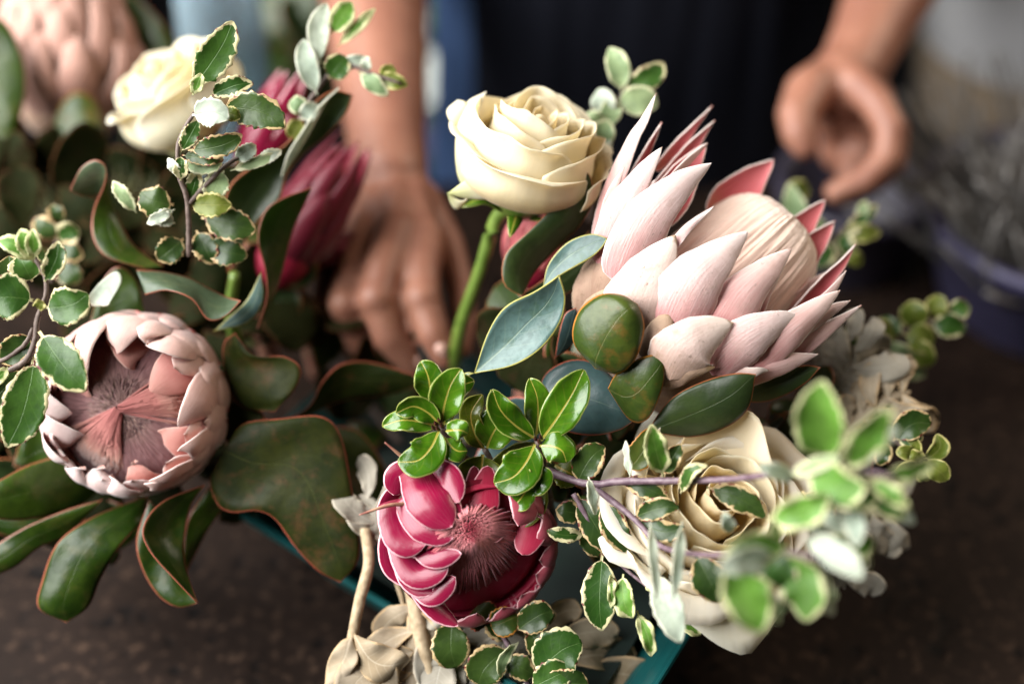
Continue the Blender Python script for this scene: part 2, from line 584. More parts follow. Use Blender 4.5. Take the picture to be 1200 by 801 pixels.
# ------------------------------------------------------------------ big king protea on the right
def hair_mat(name, c_lo, c_mid, c_top, dark, fs=70.0, ss=5.0, rough=.75):
    t = NT(name)
    s, tt, uvv = t.uv('UVMap')
    mp = t.n('Mapping', {'Vector': uvv, 'Scale': (ss, fs, 1.0)})
    fb = t.noise(1.0, 4, mp.outputs[0], .6, .4)
    n1 = t.noise(90, 4)
    cr = t.n('ValToRGB')
    el = cr.color_ramp.elements
    el.new(.5)
    for i, (p, c) in enumerate(((.1, c_lo), (.55, c_mid), (.9, c_top))):
        el[i].position = p
        el[i].color = (*c, 1)
    t.set(cr.inputs[0], t.math('ADD', s, t.math('MULTIPLY', t.math('SUBTRACT', n1, .5), .3)))
    col = t.mix(t.math('MULTIPLY', t.ramp(fb, .5, .3), .42), cr.outputs[0], dark)
    return t.surface(col, rough, fb, .8, .0012, .0, None, .2, Sheen_Weight=.35, Sheen_Roughness=.5)


M['king_hair'] = hair_mat('king_hair', (.58, .32, .25), (.82, .62, .51), (.88, .77, .67), (.48, .26, .21), 75, 5)
M['cup_hair'] = hair_mat('cup_hair', (.13, .048, .055), (.22, .105, .105), (.40, .25, .21), (.05, .015, .02), 60, 4)
M['cup_streak'] = hair_mat('cup_streak', (.36, .11, .10), (.40, .15, .13), (.45, .24, .19), (.24, .075, .07), 12, 2, .65)
M['red_hair'] = hair_mat('red_hair', (.26, .015, .035), (.40, .05, .08), (.58, .20, .21), (.10, .006, .016), 40, 3, .6)


def strands(name, n, fn, r, mat, parent, seg=5, n_s=9, tip=.5):
    """many thin styles of one flower head as one part"""
    bm = bmesh.new()
    uvl = bm.loops.layers.uv.new("UVMap")
    for k in range(n):
        pts, rr = fn(k)
        cv = Curve(pts, 24)
        rings = []
        for i in range(n_s + 1):
            s = i / n_s
            c = cv.at(s)
            T = cv.tan(s)
            S = T.cross(Vector((.31, .17, .93))).normalized()
            N = S.cross(T)
            ra = rr * (1 - (1 - tip) * s)
            rings.append([bm.verts.new(c + (S * math.cos(a) + N * math.sin(a)) * ra) for a in [2 * math.pi * q / seg for q in range(seg)]])
        for i in range(n_s):
            for q in range(seg):
                f = bm.faces.new((rings[i][q], rings[i][(q + 1) % seg], rings[i + 1][(q + 1) % seg], rings[i + 1][q]))
                for lp, (ss, qq) in zip(f.loops, ((i, q), (i, q + 1), (i + 1, q + 1), (i + 1, q))):
                    lp[uvl].uv = (ss / n_s, k * .37 + qq * .01)
        bm.faces.new(rings[-1])
    bmesh.ops.recalc_face_normals(bm, faces=bm.faces)
    me = bpy.data.meshes.new(name)
    bm.to_mesh(me)
    bm.free()
    return link(name, me, mat, parent)


D1 = .752
kp = thing("king_protea", P(770, 420, D1 + .04), "large pale pink king protea in side view with tall felted cone and pointed bracts", "protea")
axis = (RX * .74 + UP * .67 + FW * .16).normalized()
O = P(770, 405, D1 + .036)
prof = smooth_prof([(.012, -.012), (.030, .0), (.0385, .022), (.0395, .050), (.0365, .076), (.0325, .091), (.026, .099), (.014, .104), (.0004, .1055)], 40)


def ridges(r, z, a, s):
    k = .5 + .5 * mnoise.noise(Vector((math.cos(a) * 26, math.sin(a) * 26, z * 28))) + .4 * mnoise.noise(Vector((math.cos(a) * 60, math.sin(a) * 60, z * 60)))
    w = mnoise.noise(Vector((math.cos(a) * 9, math.sin(a) * 9, z * 26)))
    row = math.sin(z * 1150 + 3 * mnoise.noise(Vector((math.cos(a) * 6, math.sin(a) * 6, 3)))) if s > .55 else 0
    g = min(1, max(0, (1 - s) * 3))
    return r + (-.0011 * (1 - k) * g + .0011 * w + .00035 * row * min(1, (s - .55) * 5)) * min(1, r / .01), z + .0012 * w * (1 - g)


lathe("flower_cone", prof, M['king_hair'], kp, seg=420, origin=O, axis=axis, mod=ridges, ns=110)
lathe("receptacle", smooth_prof([(.0005, -.030), (.026, -.027), (.040, -.012), (.0435, .012), (.042, .03)], 12), M['king_brown'], kp, seg=40, origin=O, axis=axis)

KB = [  # path (px, px, cm away), width px, material, extra
    # far side, inner faces towards us
    ([(835, 262, 4.5), (868, 225, 5.2), (907, 187, 5.4)], 62, 'i', dict(roll=180, cup=-50)),
    ([(905, 320, 3.5), (932, 275, 4.4), (967, 234, 5.0)], 52, 'i', dict(roll=172, cup=-55)),
    ([(905, 345, 2.8), (940, 300, 3.6), (978, 259, 4.2)], 56, 'i', dict(roll=165, cup=-60)),
    ([(925, 375, 1.8), (965, 330, 2.2), (985, 310, 2.2), (1002, 286, 2.4)], 27, 'i', dict(roll=150, cup=-50)),
    ([(915, 375, 2.6), (945, 340, 3.0), (978, 316, 3.4)], 24, 'i', dict(roll=-30, cup=-40)),
    ([(765, 200, 3.2), (795, 168, 3.8), (815, 145, 4.0), (834, 124, 4.2)], 20, 'i', dict(roll=150, cup=-55)),
    ([(765, 225, 2.6), (802, 180, 3.4), (837, 141, 3.8)], 30, 'i', dict(roll=150, cup=-60)),
    ([(722, 262, 2.8), (747, 195, 2.6), (775, 143, 2.4)], 27, 'i', dict(roll=140, cup=-60)),
    ([(765, 265, 1.6), (800, 205, 2.4), (828, 168, 2.8)], 58, 'i', dict(roll=168, cup=-62)),
    ([(750, 290, 1.2), (790, 215, 1.4), (829, 168, 2.0)], 36, 'm', dict(roll=-75, cup=-40, roll2=-60)),
    # left outline
    ([(697, 300, 1.5), (715, 225, 1.2), (740, 165, .6), (755, 140, .5), (769, 109, .3)], 27, 'm', dict(roll=28, cup=-45)),
    ([(704, 310, 1.8), (712, 262, 1.6), (722, 222, 1.6)], 40, 'w', dict(roll=30, cup=-35)),
    ([(705, 280, .7), (716, 232, .4), (731, 196, .3)], 18, 'm', dict(roll=10, cup=-40)),
    # near side, upper rank
    ([(705, 315, .6), (727, 250, -.2), (752, 205, -.5), (776, 172, -.3)], 46, 'o', dict(roll=10, cup=-48)),
    ([(736, 262, -.2), (752, 232, -.4), (768, 210, -.4)], 18, 'o', dict(roll=10, cup=-35)),
    ([(724, 335, -.3), (757, 262, -1.6), (795, 220, -1.8), (834, 191, -1.2)], 62, 'o', dict(roll=-8, cup=-52)),
    ([(775, 305, -1.2), (805, 268, -1.6), (837, 241, -1.4)], 12, 'o', dict(roll=10, cup=-35)),
    ([(700, 360, .6), (716, 310, .2), (737, 271, .1)], 58, 'w', dict(roll=18, cup=-45)),  # brown here paints the shadow of the leaf beside it
    # lower, short and broad
    ([(735, 395, -1.2), (755, 335, -2.1), (792, 275, -1.7)], 78, 'l', dict(roll=2, cup=-45)),
    ([(697, 390, .2), (704, 362, -.1), (719, 336, -.1)], 56, 'w', dict(roll=12, cup=-40)),
    ([(690, 370, .9), (690, 330, .9), (702, 292, .9)], 54, 'w', dict(roll=25, cup=-40)),  # same leaf shadow painted in brown
    ([(780, 400, -1.4), (812, 335, -2.8), (845, 300, -2.7), (877, 271, -2.0)], 72, 'o', dict(roll=-6, cup=-52)),
    ([(832, 410, -1.2), (868, 352, -2.2), (900, 318, -2.0), (928, 291, -1.3)], 57, 'm', dict(roll=-12, cup=-52)),
    ([(765, 425, -1.6), (772, 395, -2.0), (784, 362, -2.0)], 50, 'w', dict(roll=8, cup=-40)),
    ([(915, 415, .4), (955, 365, .2), (980, 335, .3), (992, 317, .6)], 20, 'm', dict(roll=-30, cup=-45)),
    ([(905, 432, .4), (950, 395, .1), (1009, 357, .4)], 32, 'i', dict(roll=140, cup=-55)),
    ([(900, 435, .2), (950, 400, -.3), (1008, 359, .1)], 25, 'm', dict(roll=-18, cup=-45)),
    ([(872, 438, -.6), (920, 395, -1.6), (955, 365, -1.4), (985, 340, -.8)], 48, 'm', dict(roll=-20, cup=-52)),
    ([(835, 440, -.9), (870, 405, -2.1), (905, 383, -2.1), (938, 369, -1.5)], 62, 'o', dict(roll=-22, cup=-52)),
    ([(785, 445, -1.5), (805, 412, -2.7), (830, 393, -2.8), (860, 378, -2.3)], 74, 'l', dict(roll=-16, cup=-50)),
    ([(880, 430, -.2), (930, 392, -.9), (972, 366, -.6), (997, 352, -.2)], 34, 'm', dict(roll=-24, cup=-50)),
    ([(800, 365, -.6), (835, 312, -1.5), (868, 285, -1.2)], 40, 'm', dict(roll=-8, cup=-50)),
    ([(855, 390, -.4), (890, 345, -1.1), (915, 318, -.8)], 40, 'm', dict(roll=-12, cup=-50)),
    ([(745, 305, -.2), (775, 250, -.9), (800, 222, -.8)], 40, 'm', dict(roll=0, cup=-50)),
    ([(860, 448, .0), (905, 432, -.8), (959, 415, -.3)], 34, 'm', dict(roll=-30, cup=-45)),
    ([(848, 446, -.6), (885, 436, -1.2), (902, 434, -1.0)], 18, 'l', dict(roll=-25, cup=-40)),
    ([(775, 452, -.9), (805, 438, -1.8), (838, 430, -1.8)], 30, 'w', dict(roll=-25, cup=-40)),
]
kinds = {'o': ('king_out', 'king_in'), 'm': ('king_mid', 'king_in'), 'l': ('king_low', 'king_in'), 'w': ('king_brown', 'king_in'), 'i': ('king_mid', 'king_in')}
for pts, w, k, kw in KB:
    a, b = kinds[k]
    if k in 'oml':
        w *= 1.08
        kw['cup'] *= .72
    blade("bract", pts, D1, w, [M[a], M[b]], kp, th=.0009, ns=24, nt=12, shape='bract', wave=.0007, nw=1.3, ph=rnd.random() * 6, **kw)

# its leaves
lf = [
    ('blue_leaf', [(556, 437, .3), (571, 392, -.3), (592, 360, -.8), (625, 343, -1.2), (646, 330, -1.6), (655, 323, -1.8)], [(556, 437, .3), (600, 428, -.8), (632, 409, -1.1), (655, 380, -.9), (662, 350, -1.2), (655, 323, -1.8)], -.45),
    ('dark_leaf', [(612, 348, 2.2), (590, 332, 2.0), (592, 298, 2.0), (620, 270, 1.8), (645, 243, 1.6), (657, 213, 1.4), (684, 196, 1.2)], [(612, 348, 2.2), (628, 318, 3.2), (660, 285, 3.2), (682, 262, 2.8), (695, 235, 2.4), (693, 210, 1.8), (684, 196, 1.2)], .4),
    ('blue_leaf', [(636, 337, 1.0), (643, 309, .9), (665, 284, .6), (692, 274, .3), (712, 279, .0)], [(636, 337, 1.0), (660, 320, .6), (690, 303, .1), (704, 291, -.1), (712, 279, .0)], -.2),
    ('slate_leaf', [(628, 470, 1.6), (640, 437, 1.4), (672, 421, 1.1), (705, 430, .7), (735, 462, .2), (748, 489, .0)], [(628, 470, 1.6), (655, 500, .7), (690, 510, .3), (725, 504, .0), (748, 489, .0)], .45),
    ('olive_leaf', [(698, 432, -.8), (672, 402, -1.0), (676, 368, -1.5), (700, 346, -2.0), (728, 345, -2.3), (747, 356, -2.4)], [(698, 432, -.8), (725, 438, -1.6), (745, 420, -2.2), (755, 388, -2.5), (752, 366, -2.5), (747, 356, -2.4)], .7),
    ('olive_leaf', [(712, 455, -.4), (722, 438, -1.1), (748, 420, -1.7), (770, 415, -1.9), (779, 421, -1.9)], [(712, 455, -.4), (738, 492, -.4), (760, 490, -1.0), (776, 455, -1.7), (779, 421, -1.9)], .25),
    ('dark_leaf', [(758, 505, .0), (785, 468, -.8), (825, 446, -1.5), (862, 437, -1.9), (886, 438, -2.0)], [(758, 505, .0), (810, 512, -.2), (852, 500, -.8), (877, 478, -1.4), (886, 438, -2.0)], .35),
    ('slate_leaf', [(650, 420, 1.4), (655, 390, 1.1), (662, 368, .9), (675, 360, .8)], [(650, 420, 1.4), (670, 405, 1.2), (679, 380, .9), (675, 360, .8)], .2),
    ('dark_leaf', [(610, 345, 2.8), (640, 325, 3.0), (668, 300, 3.4), (690, 270, 3.4)], [(610, 345, 2.8), (650, 350, 3.4), (690, 325, 3.6), (700, 290, 3.6)], .2),
    ('dark_leaf', [(860, 470, 1.6), (900, 440, 1.0), (940, 428, .6), (962, 430, .4)], [(860, 470, 1.6), (900, 470, 1.2), (940, 452, .6), (962, 430, .4)], .2),
]
for mat, A, B, bl in lf:
    loft("leaf", A, B, D1, [M[mat], M['dark_leaf']], kp, bulge=bl, ripple=.05)
loft("leaf", [(556, 437, .3), (548, 436, .4), (535, 440, .9)], [(556, 437, .3), (548, 440, .4), (535, 446, .9)], D1, M['blue_leaf'], kp, bulge=.05)
tube("stem", W3([(760, 430, 4), (720, 500, 7), (680, 600, 12)], D1), [.009, .0075, .007], M['stem_green'], kp)

# ------------------------------------------------------------------ small pink king protea on the left, looking into its cup
D2 = .765
kp2 = thing("king_protea", P(170, 480, D2 + .03), "smaller pink king protea seen from above, blunt bracts curled over a velvety purple centre", "protea")
A2 = (NN * .98 - RX * .08 - UP * .07).normalized()
X2, Y2, _ = basis(A2, RX)
O2 = P(169, 469, D2 + .040)


def cup_path(prof, phi, dphi=0.0):
    return [O2 + (X2 * math.cos(phi + dphi * i / (len(prof) - 1)) + Y2 * math.sin(phi + dphi * i / (len(prof) - 1))) * (r * .01) + A2 * (z * .01) for i, (r, z) in enumerate(prof)]


def cup_bract(prof, phi, w, mats, cup=-42, dphi=0, shape='blunt', **kw):
    q = cup_path(prof, phi, dphi)
    fn = blade_fn(q, w * .01, shape=shape, cup=cup, refpt=O2 + A2 * .022, wave=.0008, nw=1.2, ph=rnd.random() * 6, **kw)
    o = link("bract", grid_mesh(fn, 24, 12), [M[m] for m in mats], kp2)
    solid(o, .0009, 1)
    return o


fat = lambda s: pw(.35, .46)(s) * (.5 + .5 * min(1, s * 1.5))
tongue = lambda s: (.80 + .20 * min(1, s * 2)) * max(0, 1 - max(0, (s - .5) / .5) ** 2.3) ** .62
for ring, (n, r_rim, z_rim, r_tip, z_tip, w, ph0) in enumerate([(13, 4.75, 2.9, 4.15, 4.3, 2.8, .1), (13, 5.1, 1.9, 4.85, 3.5, 3.0, .34), (12, 5.15, .9, 5.05, 2.4, 3.0, .12)]):
    for k in range(n):
        phi = ph0 + 2 * math.pi * k / n + rnd.uniform(-.08, .08)
        pale = math.cos(phi - rad(215)) > .2  # bracts on the window side get the lit colour
        prof_ = [(2.4, -.9), (r_rim - .6, .3), (r_rim, z_rim * .6), (r_rim, z_rim), (r_tip + .1, z_tip - .35), (r_tip - .25, z_tip + .05)]
        cup_bract(prof_, phi, w * rnd.uniform(.92, 1.06), ('cup_lit' if pale else 'cup_out', 'cup_in'), cup=rnd.uniform(-42, -32), dphi=rnd.uniform(-.05, .05), shape=fat)
tongue2 = lambda s: (.55 + .45 * min(1, s * 1.6)) * max(0, 1 - max(0, (s - .62) / .38) ** 1.9) ** .75
CB = [  # inner bracts folded over the rim: base px, tip px, width px, depth of the tip, kind
    (176, 352, 164, 408, 60, -.3, 0), (128, 372, 127, 447, 56, -.2, 0), (88, 388, 92, 432, 46, -.1, 0), (120, 424, 130, 468, 44, .7, 1), (175, 388, 180, 428, 62, .5, 1),
    (212, 358, 200, 396, 42, -.3, 0), (256, 384, 198, 396, 40, -.2, 0), (262, 408, 198, 455, 58, .2, 1), (282, 455, 236, 494, 58, -.1, 0), (260, 525, 206, 500, 46, .4, 1),
    (272, 520, 236, 520, 40, -.3, 0), (252, 560, 198, 558, 36, -.1, 0), (192, 585, 178, 534, 44, .4, 1), (222, 582, 194, 560, 36, -.1, 0), (128, 588, 140, 551, 42, .1, 2), (165, 592, 152, 562, 36, -.1, 2),
    (98, 572, 116, 552, 36, .0, 2), (62, 530, 92, 548, 42, -.1, 2), (56, 502, 110, 512, 50, .2, 2), (52, 470, 96, 480, 44, -.1, 2), (70, 430, 94, 452, 44, .4, 1)]
for (u0, v0, u1, v1, w, dz, kd) in CB:
    mo, mi = (('cup_out', 'cup_in'), ('cup_in', 'cup_in'), ('cup_lit', 'cup_in'))[kd]
    p0, p1 = math.atan2(473 - v0, u0 - 165), math.atan2(473 - v1, u1 - 163)
    dp = (p1 - p0 + math.pi) % (2 * math.pi) - math.pi
    rt = math.hypot(u1 - 163, v1 - 473) / 21.8
    rm_ = min(max(math.hypot(u0 - 165, v0 - 473) / 21.8, 4.6), 4.9) - .55 * (kd == 1)
    rt = min(rt, rm_ - .3)
    zt = 4.15 - dz
    rt -= .55 * (kd == 2)
    w *= 1.22 if kd == 2 else 1
    rim_z = zt - .55
    steps = [(2.2, -.9, 0), (rm_ - .5, .4, 0), (rm_ + .05, rim_z * .55, 0), (rm_, rim_z - .15, .06), (rm_ * .72 + rt * .28, zt - .02, .35), (rm_ * .3 + rt * .7, zt + .12, .75), (rt, zt - .12, 1)]
    q = []
    for r_, z_, f_ in steps:
        ph_ = p0 + dp * f_
        q.append(O2 + (X2 * math.cos(ph_) + Y2 * math.sin(ph_)) * (r_ * .01) + A2 * (z_ * .01))
    fn = blade_fn(q, w * 1.12 / 21.8 * .01, shape=tongue2, cup=-36, refpt=O2 + A2 * .024, lump=.0006, ph=rnd.random() * 6)
    solid(link("bract", grid_mesh(fn, 36, 16), [M[mo], M[mi]], kp2), .0006, 1)
lathe("receptacle", smooth_prof([(.0004, -.012), (.022, -.010), (.040, .003), (.0455, .017), (.044, .026)], 14), M['cup_in'], kp2, seg=48, origin=O2, axis=A2, th=.001)
lathe("flower_dome", smooth_prof([(.0445, .016), (.0425, .0245), (.034, .0315), (.020, .0360), (.008, .0374), (.0004, .0376)], 26), M['cup_hair'], kp2, seg=220, origin=O2, axis=A2, ns=60,
      mod=lambda r, z, a, s: (r, z + .0007 * mnoise.noise(Vector((math.cos(a) * 26, math.sin(a) * 26, s * 22)))))


def dome_style(k):
    a = rnd.random() * 2 * math.pi
    r0 = .0425 * math.sqrt(rnd.uniform(.02, 1))
    z0 = .0376 - .015 * (r0 / .0425) ** 2.4
    base = O2 + (X2 * math.cos(a) + Y2 * math.sin(a)) * r0 + A2 * (z0 - .001)
    r1 = max(r0 - .0075, 0)
    z1 = z0 + .0022
    tip_ = O2 + (X2 * math.cos(a) + Y2 * math.sin(a)) * r1 + A2 * z1
    return [base, (base + tip_) / 2 + A2 * .0012, tip_], rnd.uniform(.00030, .00048)


strands("styles", 2300, dome_style, 0, M['cup_hair'], kp2, seg=4, n_s=3, tip=.6)


def streak(phi, half, n, lo, hi):
    def fn(k):
        a = phi + max(-half * 1.6, min(half * 1.6, rnd.gauss(0, half * .55)))
        q0, q1 = rnd.uniform(lo, lo + .3), rnd.uniform(hi - .7, hi)
        dr = X2 * math.cos(a) + Y2 * math.sin(a)
        side = A2.cross(dr) * rnd.uniform(-.0015, .0015)
        lift = .0012 * math.cos((a - phi) / half)
        zz = lambda r: .0376 - .015 * (r / 4.15) ** 2.4 + lift + .0022
        return [O2 + dr * q * .01 + A2 * zz(q) + side for q in (q0, (q0 + q1) / 2, q1)], rnd.uniform(.0007, .0012)
    return strands("style_bundle", n, fn, 0, M['cup_streak'], kp2, seg=6, n_s=6, tip=.9)


streak(rad(12), .30, 170, .0, 3.7)
streak(rad(236), .40, 220, .0, 3.7)

LL = [  # material, edge A, edge B, bulge
    ('king_leaf', [(82, 222, 0), (95, 197, -.4), (112, 187, -.6), (124, 195, -.4), (123, 215, 0), (110, 245, .4), (108, 275, .4), (124, 300, .3), (168, 314, .4)], [(82, 222, 0), (98, 230, .9), (118, 228, 1.3), (129, 233, 1.6), (138, 252, 1.6), (146, 270, 1.4), (158, 288, 1.2), (175, 302, 1.0), (192, 312, .8)], .1, .798),
    ('king_back', [(170, 345, 0), (196, 340, -.5), (225, 350, -.7), (244, 374, -.6), (263, 371, -.3), (282, 352, 0)], [(160, 316, 1.0), (190, 318, 1.2), (222, 326, 1.3), (246, 338, 1.2), (265, 347, .9), (282, 352, 0)], .1, .775),
    ('king_leaf_warm', [(275, 390, 0), (298, 416, 0), (333, 418, -.2), (352, 431, -.3), (346, 455, -.2), (322, 482, .2)], [(275, 390, 0), (262, 402, .8), (262, 430, 1.0), (270, 460, 1.0), (286, 478, .8), (322, 482, .2)], .2, .79),
    ('king_leaf_warm', [(325, 498, 0), (362, 476, -.3), (379, 446, -.5), (402, 426, -.3), (440, 425, .3), (505, 446, 1)], [(325, 498, 0), (352, 492, .8), (385, 475, 1.0), (420, 466, 1.2), (460, 462, 1.3), (505, 446, 1)], .2, .815),
    ('king_leaf_warm', [(262, 535, 0), (282, 498, -.2), (330, 490, -.3), (378, 488, 0), (400, 512, 0), (412, 570, -.3), (421, 630, -.3), (418, 660, -.2), (399, 682, 0)], [(262, 535, 0), (246, 560, .2), (254, 590, .2), (272, 600, .0), (300, 598, -.3), (322, 608, -.3), (345, 640, -.2), (372, 668, 0), (399, 682, 0)], .3, .785),
    ('king_leaf_warm', [(385, 500, 0), (420, 505, 0), (450, 545, 0), (462, 590, .2), (470, 640, .5)], [(385, 500, 0), (400, 555, .4), (415, 595, .6), (440, 625, .6), (470, 640, .5)], .2, .835),
    ('king_leaf', [(240, 568, 1.4), (190, 588, .6), (168, 618, -.3), (176, 645, -.7), (203, 676, -.7), (232, 706, -.5)], [(240, 568, 1.4), (224, 592, 1.6), (216, 630, 1.4), (217, 658, 1.0), (224, 684, .2), (232, 706, -.5)], -.2, .77),
    ('king_leaf', [(175, 585, .4), (160, 630, .2), (166, 665, .1), (185, 697, .0), (208, 711, -.1), (232, 706, -.2)], [(175, 585, .4), (205, 620, .9), (214, 650, .8), (218, 675, .4), (224, 692, .0), (232, 706, -.2)], .3, .782),
    ('king_leaf', [(172, 580, 2.6), (110, 605, .8), (68, 635, -.2), (49, 680, -.1), (45, 712, .1), (78, 729, .3)], [(172, 580, 2.6), (168, 608, 1.0), (140, 640, .0), (118, 678, .0), (104, 710, .1), (78, 729, .3)], .35, .783),
    ('king_leaf', [(125, 565, 5.0), (85, 535, 3.2), (40, 542, 1.6), (0, 562, .6), (-40, 585, .2)], [(125, 565, 5.0), (95, 592, 3.4), (50, 606, 1.7), (0, 608, .7), (-40, 585, .2)], .35, .775),
    ('king_leaf', [(120, 585, .4), (75, 598, .1), (25, 620, .0), (-20, 650, .2), (-60, 690, .4)], [(120, 585, .4), (80, 625, .6), (45, 642, .5), (10, 668, .4), (-60, 690, .4)], .3, .79),
    ('king_leaf', [(245, 570, .3), (222, 605, .3), (214, 650, .3), (218, 672, .4)], [(245, 570, .3), (262, 590, .8), (243, 622, .9), (218, 672, .4)], .2, .80),
    ('king_leaf_warm', [(250, 470, .5), (290, 470, .3), (312, 492, .3), (314, 525, .4)], [(250, 470, .5), (262, 510, .8), (285, 535, .8), (314, 525, .4)], .2, .80),
    ('king_leaf', [(100, 610, .8), (60, 600, .6), (20, 600, .6), (-30, 612, .8)], [(100, 610, .8), (60, 630, 1), (20, 632, 1), (-30, 612, .8)], .2, .80),
    ('king_leaf', [(105, 380, 1), (120, 330, .8), (140, 312, .6), (160, 330, .8), (170, 370, 1)], [(105, 380, 1), (120, 390, 1.2), (140, 390, 1.4), (155, 385, 1.4), (170, 370, 1)], .2, .80),
    ('king_leaf', [(15, 545, 1), (30, 500, .8), (60, 480, .8), (90, 520, .9)], [(15, 545, 1), (40, 560, 1.2), (70, 560, 1.2), (90, 520, .9)], .2, .80),
]
for mat, A, B, bl, dd in LL:
    loft("leaf", A, B, dd, [M[mat], M['king_back']], kp2, bulge=bl, ripple=.15, th=.0005, ns=40)
loft("leaf", [(100, 352, .4), (118, 330, .2), (136, 318, .1), (142, 330, .0), (127, 357, .0)], [(100, 352, .4), (108, 358, .6), (117, 358, .3), (122, 358, .1), (127, 357, .0)], .775, [M['pale_leaf'], M['king_back']], kp2, bulge=.1)
tube("stem", W3([(190, 500, 3), (240, 540, 9), (330, 600, 15)], D2), [.008, .007, .007], M['stem_pink'], kp2)

# ------------------------------------------------------------------ crimson protea in front
D3 = .735
rp = thing("crimson_protea", P(550, 650, D3 + .03), "glossy crimson protea with white edged bracts half open above the silver leaves", "protea")
A3 = (NN * .84 + RX * .34 - UP * .42).normalized()
O3 = P(548, 622, D3 + .034)
lathe("receptacle", smooth_prof([(.0004, -.008), (.024, -.006), (.036, .006), (.040, .016), (.0405, .022)], 16), M['red_in'], rp, seg=60, origin=O3, axis=A3, th=.0012)
X3, Y3, _ = basis(A3, RX)


CS = P(556, 634, D3 - .012)                 # where the styles meet


OS = O3 - X3 * .004 + Y3 * .001


def red_style(k):
    a = 2 * math.pi * (k * .618034) + rnd.uniform(-.05, .05)
    q = rnd.random() ** .75
    dr = X3 * math.cos(a) + Y3 * math.sin(a)
    base = OS + dr * (.031 * q) + A3 * (.025 - .004 * q)
    tip_ = CS + dr * (.013 * q) - A3 * (.006 * q)
    mid_ = base.lerp(tip_, .6) + dr * .003 * q + A3 * .002
    return [base, mid_, tip_], rnd.uniform(.0006, .0009)


strands("styles", 900, red_style, 0, M['red_hair'], rp, seg=5, n_s=8, tip=.85)
lathe("style_core", smooth_prof([(.0415, .016), (.034, .0225), (.022, .0265), (.010, .028), (.0004, .0285)], 14), M['red_in'], rp, seg=40, origin=OS, axis=A3)
for ring, (n, r0, w, zt, rt) in enumerate([(14, 4.15, 2.5, 3.7, 2.75), (14, 4.4, 2.7, 3.1, 3.5)]):
    for k in range(n):
        phi = 2 * math.pi * (k + .5 * ring) / n + rnd.uniform(-.08, .08)
        if 1.0 < phi < 4.2:
            continue
        q = [O3 + (X3 * math.cos(phi) + Y3 * math.sin(phi)) * (r * .01) + A3 * (z * .01) for r, z in ((2.8, -.5), (r0 - .2, .8), (r0, 1.9), (r0 - .05, zt - .7), (rt * .5 + r0 * .5, zt), (rt, zt - .05))]
        fn = blade_fn(q, w * .01, shape=fat, cup=-34, refpt=O3 + A3 * .020, lump=.0004, ph=rnd.random() * 6)
        solid(link("bract", grid_mesh(fn, 22, 12), [M['red_tip'], M['red_in']], rp), .0006, 1)
RB = [
    # inner faces on the far and lower rim first (far to near)
    ([(590, 560, 1.6), (583, 600, .6), (575, 636, -.2)], 32, 'i', dict(roll=0, cup=-30)),
    ([(556, 545, 1.0), (556, 590, .0), (556, 628, -.5)], 28, 'i', dict(roll=8, cup=-32)),
    ([(572, 545, .8), (568, 580, -.2), (565, 613, -.6)], 34, 'i', dict(roll=0, cup=-32)),
    ([(632, 580, 1.6), (625, 612, .9), (612, 650, .2)], 34, 'i', dict(roll=-6, cup=-30)),
    ([(612, 570, 1.8), (600, 600, 1.2), (598, 625, .9)], 30, 'i', dict(roll=-6, cup=-25)),
    # glossy outer faces on the left
    ([(480, 560, 1.6), (455, 590, 1.3), (454, 632, 1.4)], 22, 'o', dict(roll=35, cup=-50)),
    ([(488, 548, 1.1), (512, 535, .6), (546, 527, .3)], 27, 'o', dict(roll=-20, cup=-50)),
    ([(492, 556, .8), (470, 558, .7), (461, 580, .8)], 34, 'o', dict(roll=10, cup=-50)),
    ([(462, 610, .7), (462, 655, .5), (486, 686, .4)], 34, 'o', dict(roll=28, cup=-55)),
    ([(478, 650, .8), (500, 690, .7), (523, 716, .6)], 26, 'o', dict(roll=30, cup=-50)),
    ([(476, 662, .7), (505, 705, .4), (537, 733, .2)], 28, 'o', dict(roll=32, cup=-50)),
    ([(478, 672, .6), (505, 695, -.2), (534, 676, -.7)], 28, 'o', dict(roll=12, cup=-55)),
    ([(466, 625, .5), (488, 668, -.4), (526, 664, -.9)], 38, 'o', dict(roll=14, cup=-58)),
    ([(470, 600, .6), (482, 632, -.2), (512, 648, -.7)], 30, 'o', dict(roll=16, cup=-55)),
    ([(492, 560, .6), (512, 582, -.7), (540, 604, -1.1)], 34, 'o', dict(roll=-6, cup=-55)),
    ([(468, 640, .8), (484, 680, .2), (512, 692, -.2)], 28, 'o', dict(roll=24, cup=-55)),
    ([(478, 620, .3), (505, 652, -.9), (541, 648, -1.2)], 25, 'o', dict(roll=6, cup=-55)),
    ([(474, 580, .2), (495, 612, -.9), (531, 631, -1.3)], 40, 'o', dict(roll=2, cup=-55)),
    ([(462, 585, .3), (474, 625, -.6), (499, 638, -1.0)], 48, 'o', dict(roll=14, cup=-60)),
    ([(500, 546, .4), (522, 560, -.6), (538, 588, -1.2)], 34, 'o', dict(roll=-10, cup=-58)),
    ([(486, 546, .3), (502, 585, -1.3), (530, 617, -1.6)], 52, 'o', dict(roll=2, cup=-60)),
]
rk = {'o': ('red_out', 'red_in'), 'i': ('red_in', 'red_in'), 't': ('red_tip', 'red_in')}
for pts, w, k, kw in RB:
    kw['cup'] *= .62
    blade("bract", pts, D3, w * (1.12 if k == 'o' else 1.25), [M[rk[k][0]], M[rk[k][1]]], rp, th=.0005, ns=26, nt=16, shape=tongue if k == 'o' else fat, lump=.00025, wave=.0003, nw=1.1, ph=rnd.random() * 6, **kw)
tube("bract_tail", [(480, 590, .2), (455, 592, -.4), (421, 603, -.9)], [.0012, .0010, .0004], M['stem_pink'], rp, D3)
